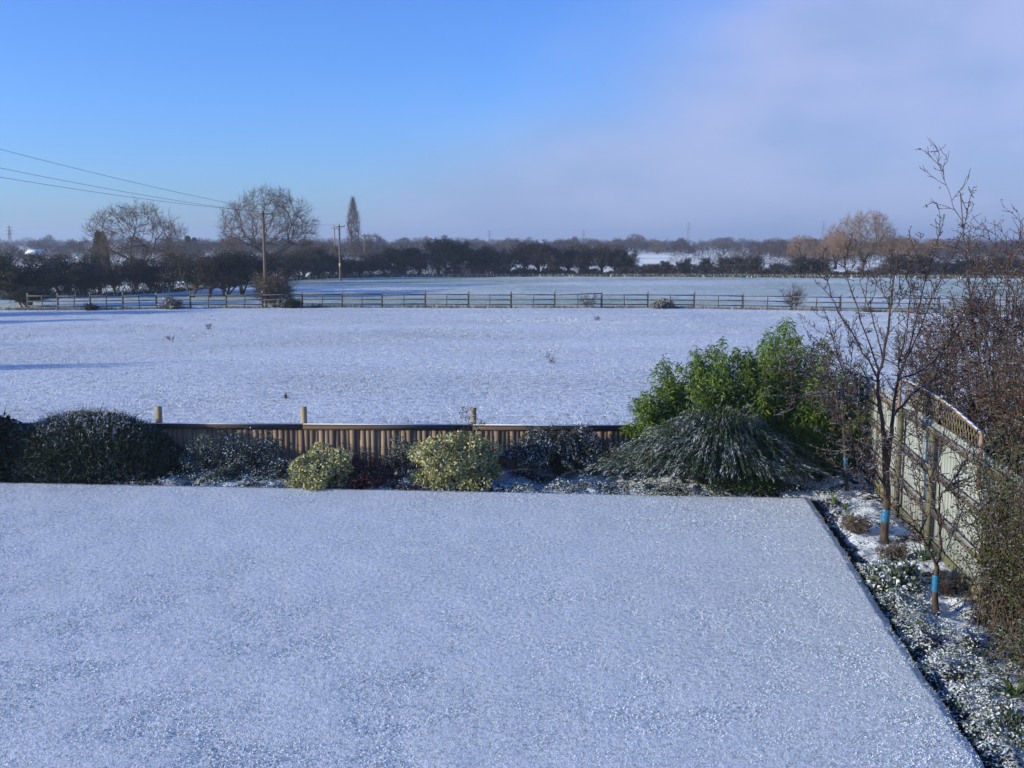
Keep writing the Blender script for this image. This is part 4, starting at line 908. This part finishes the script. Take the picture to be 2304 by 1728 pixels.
strap_clump('strap_leaf_plant', 'green grassy-leaved plant at the fence foot between two fruit trees', 2066, 1252, 46, .42, 451, pos=(6.25, 15.05, 0))
strap_clump('daffodil_shoots', 'upright green bulb shoots near the lawn corner, front clump', 1913, 1172, 16, .30, 452, w=.02, up=3.0)
strap_clump('daffodil_shoots', 'upright green bulb shoots near the lawn corner, middle clump', 1900, 1146, 12, .24, 453, w=.02, up=3.0)
strap_clump('daffodil_shoots', 'upright green bulb shoots nearest the lawn corner, leftmost clump', 1877, 1132, 12, .24, 454, w=.02, up=3.0)
strap_clump('strap_leaf_plant', 'bright green arching strap leaves at the lower right edge', 2285, 1570, 18, .5, 455, w=.03, up=.9)
bramble('dead_perennial', 'clump of dead brown stalks beside the thick fruit tree trunk', (5.72, 16.55, -.02), .36, .32, 461, 26, ('dead',), cat='plant', tw=.004)
bramble('dead_perennial', 'clump of pale brown dead stems in front of the thick fruit tree', (5.85, 15.2, -.02), .30, .36, 462, 26, ('dead',), cat='plant', tw=.004)
bramble('dead_perennial', 'brown stemmed low plant left of the nearest fruit tree', (5.45, 13.9, -.02), .30, .34, 463, 24, ('dead',), ('cover', 3), cat='plant', tw=.004)
bramble('dead_perennial', 'dark dead stems at the fence foot behind the nearest fruit tree', (6.02, 13.6, -.02), .34, .3, 464, 22, ('twig_dark',), cat='plant', tw=.004)

# ---- fruit trees, limbs traced through space
def smooth(pts, k=5):
    p = np.asarray(pts, float)
    if len(p) < 3: return np.array([p[0] + (p[1] - p[0]) * t for t in np.linspace(0, 1, k + 1)])
    q = np.vstack([2 * p[0] - p[1], p, 2 * p[-1] - p[-2]]); out = []
    for i in range(1, len(q) - 2):
        for t in np.linspace(0, 1, k, endpoint=False):
            a, b, c, d = q[i - 1:i + 3]; out.append(.5 * (2 * b + (c - a) * t + (2 * a - 5 * b + 4 * c - d) * t * t + (3 * b - a - 3 * c + d) * t ** 3))
    out.append(q[-2]); return np.array(out)
def fruit_tree(lab, base, Y, trunk, limbs, seed, r0, band, shoots=1.0):
    """trunk, limbs: photo points; limb = (points, start radius, depth offset at start, depth offset at end)"""
    rng = np.random.default_rng(seed); B = np.array((base[0], base[1], bz(base[0], base[1]))); root = tag(empty('fruit_tree', B), lab, 'fruit tree')
    tp = smooth([at(x, y, Y) for x, y in trunk]); tp[0, 2] -= .06; g = Geo(); n = len(tp)
    rad = r0 * (1 - .35 * np.linspace(0, 1, n)); rad[:2] *= (1.35, 1.12); g.tube(tp - B, rad, 12); tr_ = g.build('trunk', M['trunk_bark'], root, True)
    # plastic band
    cum = np.concatenate([[0], np.cumsum(np.linalg.norm(np.diff(tp, axis=0), axis=1))]); f = lambda s: np.array([np.interp(s, cum, tp[:, j]) for j in range(3)])
    rb = np.interp(sum(band) / 2, cum, rad); g = Geo(); ss = np.linspace(band[0], band[1], 9)
    g.tube([f(s) - B for s in ss], [rb + .008 + (.004 if i % 3 == 1 else 0) for i in range(9)], 14); g.build('tree_band', M['tie'], tr_, True)
    gl, gt = Geo(), Geo(); SP0, SP1, SR0, SR1 = [], [], [], []
    def spurs(p, r, dens):
        L = np.linalg.norm(np.diff(p, axis=0), axis=1).sum(); m = int(L * dens)
        for _ in range(m):
            u = rng.uniform(.12, 1) * (len(p) - 1); i = min(int(u), len(p) - 2); b = p[i] + (p[i + 1] - p[i]) * (u - i); d = unit(unit(p[i + 1] - p[i]) * .5 + rdir(rng, 1)[0] + (0, 0, .25)); l = rng.uniform(.03, .10)
            SP0.append(b); SP1.append(b + d * l); SR0.append(.0055); SR1.append(.0045); SP0.append(b + d * l); SP1.append(b + d * (l + .02)); SR0.append(.0095); SR1.append(.003)
    def shoot(b, d, L, r):
        p = [b]; d = unit(d)
        for i in range(6): d = unit(d + rng.normal(size=3) * .13 + (0, 0, .07)); p.append(p[-1] + d * L / 6)
        p = np.array(p); rr = np.linspace(r, .0025, 7)
        for i in range(6): SP0.append(p[i]); SP1.append(p[i + 1]); SR0.append(rr[i]); SR1.append(rr[i + 1])
        spurs(p, r, 15)
        return p
    for pts, r, d0, d1 in limbs:
        r *= .92 if r > .03 else .8
        k = len(pts); p = smooth([at(x, y, Y + d0 + (d1 - d0) * i / (k - 1)) for i, (x, y) in enumerate(pts)]); m = len(p)
        p[1:-1] += rng.normal(size=(m - 2, 3)) * .008
        gl.tube(p - B, r * (1 - .78 * np.linspace(0, 1, m) ** .8), 7); spurs(p, r, 12 if pts[-1][1] < 610 else 17)
        L = np.linalg.norm(np.diff(p, axis=0), axis=1).sum()
        for _ in range(int(L * 6.0 * shoots * (.38 if pts[-1][1] < 610 else 1))):
            u = rng.uniform(.2, .97) * (m - 1); i = min(int(u), m - 2); b = p[i]; d = unit(p[i + 1] - p[i]) * .7 + rdir(rng, 1)[0] * .8 + (0, 0, .25)
            q = shoot(b, d, rng.uniform(.2, .85), .007)
            if rng.random() < .45: shoot(q[3], unit(q[4] - q[3]) + rdir(rng, 1)[0] * .8, rng.uniform(.1, .4), .006)
    gl.build('limbs', M['fruit_bark'], root); gt.segs(np.array(SP0) - B, np.array(SP1) - B, SR0, SR1, 4); gt.build('twigs', M['fruit_bark'], root)
fruit_tree('nearest fruit tree, slender forked trunk with a blue band, by the pale fence', (5.54, 12.84), 12.84, [(2105, 1380), (2104, 1340), (2106, 1300), (2108, 1272)],
    [([(2108, 1276), (2095, 1245), (2078, 1212), (2060, 1190), (2031, 1167), (2006, 1135), (1985, 1105)], .026, 0, -.45), ([(2070, 1196), (2084, 1170), (2078, 1145), (2066, 1088), (2053, 1035), (2042, 985)], .016, 0, -.25), ([(2078, 1146), (2050, 1122), (2022, 1100), (2000, 1060)], .011, 0, .2),
     ([(2108, 1276), (2115, 1240), (2117, 1176), (2114, 1127), (2123, 1105), (2145, 1079), (2171, 1035), (2181, 1000)], .028, 0, .35), ([(2116, 1132), (2110, 1066), (2118, 1010), (2127, 940), (2128, 890)], .015, 0, .1), ([(2117, 1190), (2100, 1120), (2090, 1070), (2072, 1010), (2062, 955)], .012, 0, -.2),
     ([(2112, 1262), (2128, 1240), (2141, 1206), (2154, 1145), (2156, 1090)], .011, 0, .2), ([(2135, 1205), (2160, 1185), (2185, 1180), (2205, 1150)], .008, .1, .3), ([(2125, 1104), (2150, 1110), (2190, 1092)], .008, .2, .4), ([(2150, 1075), (2190, 1045), (2215, 1010)], .009, .3, .5)], 471, .045, (.36, .58), 1.25)
fruit_tree('thick-trunked fruit tree with a blue band and tall upright shoots against the sky', (6.02, 16.0), 16.0, [(1989, 1222), (1991, 1175), (1996, 1115), (1992, 1045), (1990, 980)],
    [([(1990, 985), (1979, 907), (1975, 852), (1988, 802), (2002, 701), (2009, 655), (2020, 563)], .040, 0, -.3), ([(1994, 1060), (2004, 990), (2008, 945), (2013, 898), (2020, 852), (2025, 806)], .050, 0, .1),
     ([(2021, 856), (2043, 800), (2071, 737), (2098, 664), (2140, 582), (2170, 508), (2181, 455), (2190, 420)], .019, .1, .6), ([(2025, 815), (2045, 785), (2066, 701), (2089, 600), (2112, 536), (2126, 481)], .020, .1, .2), ([(2024, 812), (2040, 740), (2050, 660), (2085, 590), (2102, 560)], .014, .1, -.3),
     ([(2022, 856), (2080, 829), (2130, 779), (2160, 720), (2190, 650), (2200, 590)], .022, .1, .7), ([(2010, 935), (2062, 880), (2098, 857), (2162, 811), (2215, 775)], .028, 0, .7), ([(2104, 853), (2120, 790), (2150, 740), (2185, 700)], .012, .3, .5),
     ([(1974, 850), (1924, 760), (1887, 701), (1865, 646), (1842, 572)], .020, 0, -.5), ([(1977, 835), (1947, 747), (1920, 664), (1901, 600), (1896, 560)], .018, 0, -.2), ([(1986, 806), (1965, 719), (1938, 646), (1931, 600)], .016, 0, .3), ([(2004, 690), (1979, 646), (1961, 620)], .009, -.2, -.4), ([(2000, 715), (2030, 672), (2060, 648)], .009, -.2, 0),
     ([(1976, 862), (1952, 850), (1901, 838), (1842, 857), (1777, 870)], .018, 0, -.6), ([(1856, 855), (1819, 843), (1790, 826), (1768, 818)], .013, -.4, -.7), ([(1979, 915), (1947, 898), (1901, 880), (1869, 884), (1805, 891), (1777, 907)], .020, 0, -.5), ([(1980, 930), (1933, 907), (1901, 898), (1870, 912)], .012, 0, -.3),
     ([(1994, 1100), (1947, 1022), (1897, 957), (1872, 910), (1860, 878)], .026, 0, -.5), ([(1960, 1042), (1920, 1010), (1890, 1000), (1850, 985)], .010, -.2, -.4), ([(1950, 1028), (1940, 970), (1915, 930), (1905, 900)], .012, -.2, -.1), ([(1990, 1080), (1955, 1075), (1920, 1060), (1900, 1045)], .010, 0, -.4), ([(1996, 1110), (1950, 1110), (1915, 1095)], .008, 0, -.3), ([(1992, 1092), (1968, 1040), (1944, 980), (1930, 925)], .013, 0, .3), ([(1993, 1120), (1962, 1085), (1936, 1030), (1918, 985)], .011, 0, -.2), ([(1998, 1020), (2030, 985), (2048, 940), (2075, 905)], .012, 0, .3)], 472, .068, (.42, .62), 1.25)
fruit_tree('farthest fruit tree, thin reddish stem with a blue band, in the dark garden corner', (6.57, 19.6), 19.6, [(1906, 1112), (1902, 1035), (1897, 953), (1893, 905)],
    [([(1893, 908), (1900, 850), (1885, 800), (1868, 740), (1852, 690)], .022, 0, -.2), ([(1897, 945), (1925, 890), (1945, 840), (1955, 790)], .016, 0, .3), ([(1895, 930), (1865, 885), (1840, 850), (1815, 800)], .015, 0, -.4), ([(1896, 900), (1915, 830), (1912, 770), (1920, 720)], .013, 0, .1), ([(1893, 905), (1870, 860), (1850, 800), (1838, 760)], .012, 0, .2), ([(1899, 985), (1925, 960), (1950, 925)], .010, 0, -.3), ([(1898, 960), (1870, 945), (1845, 915)], .010, 0, .2)], 473, .036, (.55, .80), 1.2)

# ---- the neighbour's berried hedge behind the pale fence
def berry_hedge(lab, x, y, H, w, seed, stems, leaf, berry, nb, tall=0):
    rng = np.random.default_rng(seed); T = Tree(seed)
    P = dict(max=3, nseg=[6, 5, 4, 3], taper=[.3, .35, .4, .5], nch=[11, 7, 4, 0], start=[.15, .15, .15, 0], wob=[.07, .15, .18, .2], up=[.05, .03, .02, .02], ang=[42, 45, 45, 0], lr=[.34, .45, .5, 0], rr=[.5, .55, .6, 0], rmin=.0065)
    for k in range(stems):
        a = rng.uniform(0, 6.28); b = np.array((math.cos(a) * .35 * w, math.sin(a) * .6 * w, -.1)); hh = H * rng.uniform(.72, .98) if k >= tall else H * 1.18
        T.branch(b * (.15, .15, 1), unit((b[0] * .4, b[1] * .4, 1)), hh, .024, 0, P)
    root = tag(empty('berried_hedge_shrub', (x, y, -.12)), lab, 'hedge shrub', 'berried shrubs behind the pale fence')
    g = T.geo([0], 6); T.geo([1], 4, 0, g); g.build('stems', M['bark'], root); tw_ = T.geo([2, 3], 3).build('twigs', M['twig_red'], root)
    pts = np.array([a[1] for a in T.S[2] + T.S[3]])
    sel = pts[rng.integers(0, len(pts), leaf)]; keep = rng.random(leaf) < np.interp(sel[:, 2], [0, 1.6, 2.6, 4], [1, 1, .45, .16]); sel = sel[keep]
    g = Geo(); g.leaves(sel + rng.normal(size=sel.shape) * .04, rdir(rng, len(sel)), rng.uniform(.03, .065, len(sel)), .026, rng); g.build('foliage', M['hedgeleaf'], root)
    bs = pts[rng.integers(0, len(pts), nb)] + rng.normal(size=(nb, 3)) * .02; g = Geo(); u = np.array((0, 0, .009)); g.segs(bs - u, bs, np.full(nb, .003), np.full(nb, .0095), 5); g.segs(bs, bs + u, np.full(nb, .0095), np.full(nb, .003), 5); bo = g.build('berries', M[berry], tw_); bo['kind'] = 'stuff'
berry_hedge('red-twigged hedge shrub behind the far end of the lattice, leftmost of the hedge', 7.9, 18.4, 3.6, .9, 481, 10, 2600, 'berry', 260)
berry_hedge('tall red-twigged hedge shrub behind the middle of the lattice', 7.85, 16.7, 4.6, 1.0, 482, 10, 5500, 'berry', 420)
berry_hedge('tallest hedge shrub at the right edge, red berries and shoots against the sky', 7.75, 15.2, 5.1, 1.0, 483, 10, 6500, 'berry', 450, 2)
berry_hedge('leafier hedge shrub over the near end of the lattice at the right edge', 7.3, 13.3, 3.7, 1.0, 484, 12, 11000, 'berry_o', 320)
# leafy climber against the near fence
def pyracantha(name, lab, c, rad, seed, n, stems):
    rng = np.random.default_rng(seed); root = tag(empty(name, (c[0], c[1], bz(c[0], c[1]))), lab, 'shrub'); gs, gl = Geo(), Geo(); k = 9; t = np.linspace(0, 1, k); per = n // stems
    for s in range(stems):
        b = np.array((rng.normal() * .12 + .1, rng.normal() * .5 * rad[1], -.06)); e_ = np.array((rng.uniform(-1, .55) * rad[0], rng.uniform(-1, 1) * rad[1], rng.uniform(.35, 1) * rad[2])); bow = rng.uniform(.2, .7)
        p = b + (e_ - b) * t[:, None]; p[:, 2] += np.sin(t * np.pi) * bow * .45 - .25 * bow * t ** 3; p[1:] += np.cumsum(rng.normal(size=(k - 1, 3)) * .012, 0); p[0] = b
        p[1:, 2] = np.maximum(p[1:, 2], .04)
        gs.tube(p, np.linspace(.009, .0025, k), 4); m = rng.random(per) ** .8; i = np.minimum((m * (k - 1)).astype(int), k - 2); fr = (m * (k - 1) - i)[:, None]
        gl.leaves(p[i] * (1 - fr) + p[i + 1] * fr + rng.normal(size=(per, 3)) * .06, rdir(rng, per) + (0, 0, .2), rng.uniform(.025, .06, per), .024, rng)
    gs.build('stems', M['twig_red'], root); gl.build('foliage', M['hedgeleaf'], root)
pyracantha('climbing_shrub', 'sprawling leafy shrub against the pale fence at the right edge', (6.0, 11.8, 0), (.42, 1.15, 2.7), 491, 14000, 170)
pyracantha('climbing_shrub', 'leafy shrub at the right edge nearest the viewer, arching over the bed', (5.5, 9.9, 0), (.5, .9, 1.0), 492, 3600, 70)
shrub('low_shrub', 'low green leafy plant at the bottom right corner of the bed', 4.95, 9.55, .30, .5, .30, 493, 'cover', 1800, .05, .55, 10, .35)

# ================================================================== HAZE
g = Geo(); g.box((0, 1900, 22.0), (5300, 4150, 50.0)); hz = g.build('haze', [])
hz['kind'] = 'stuff'; hz['label'] = 'thin blue winter haze lying over the fields'; hz['category'] = 'haze'
hm = bpy.data.materials.new('haze'); hm.use_nodes = True; ht = hm.node_tree; ht.nodes.clear()
ho = ht.nodes.new('ShaderNodeOutputMaterial'); hv = ht.nodes.new('ShaderNodeVolumePrincipled')
hv.inputs['Color'].default_value = (.62, .77, 1.0, 1); hv.inputs['Density'].default_value = .00052; hv.inputs['Anisotropy'].default_value = 0.2
ht.links.new(hv.outputs[0], ho.inputs['Volume']); hz.data.materials.append(hm)
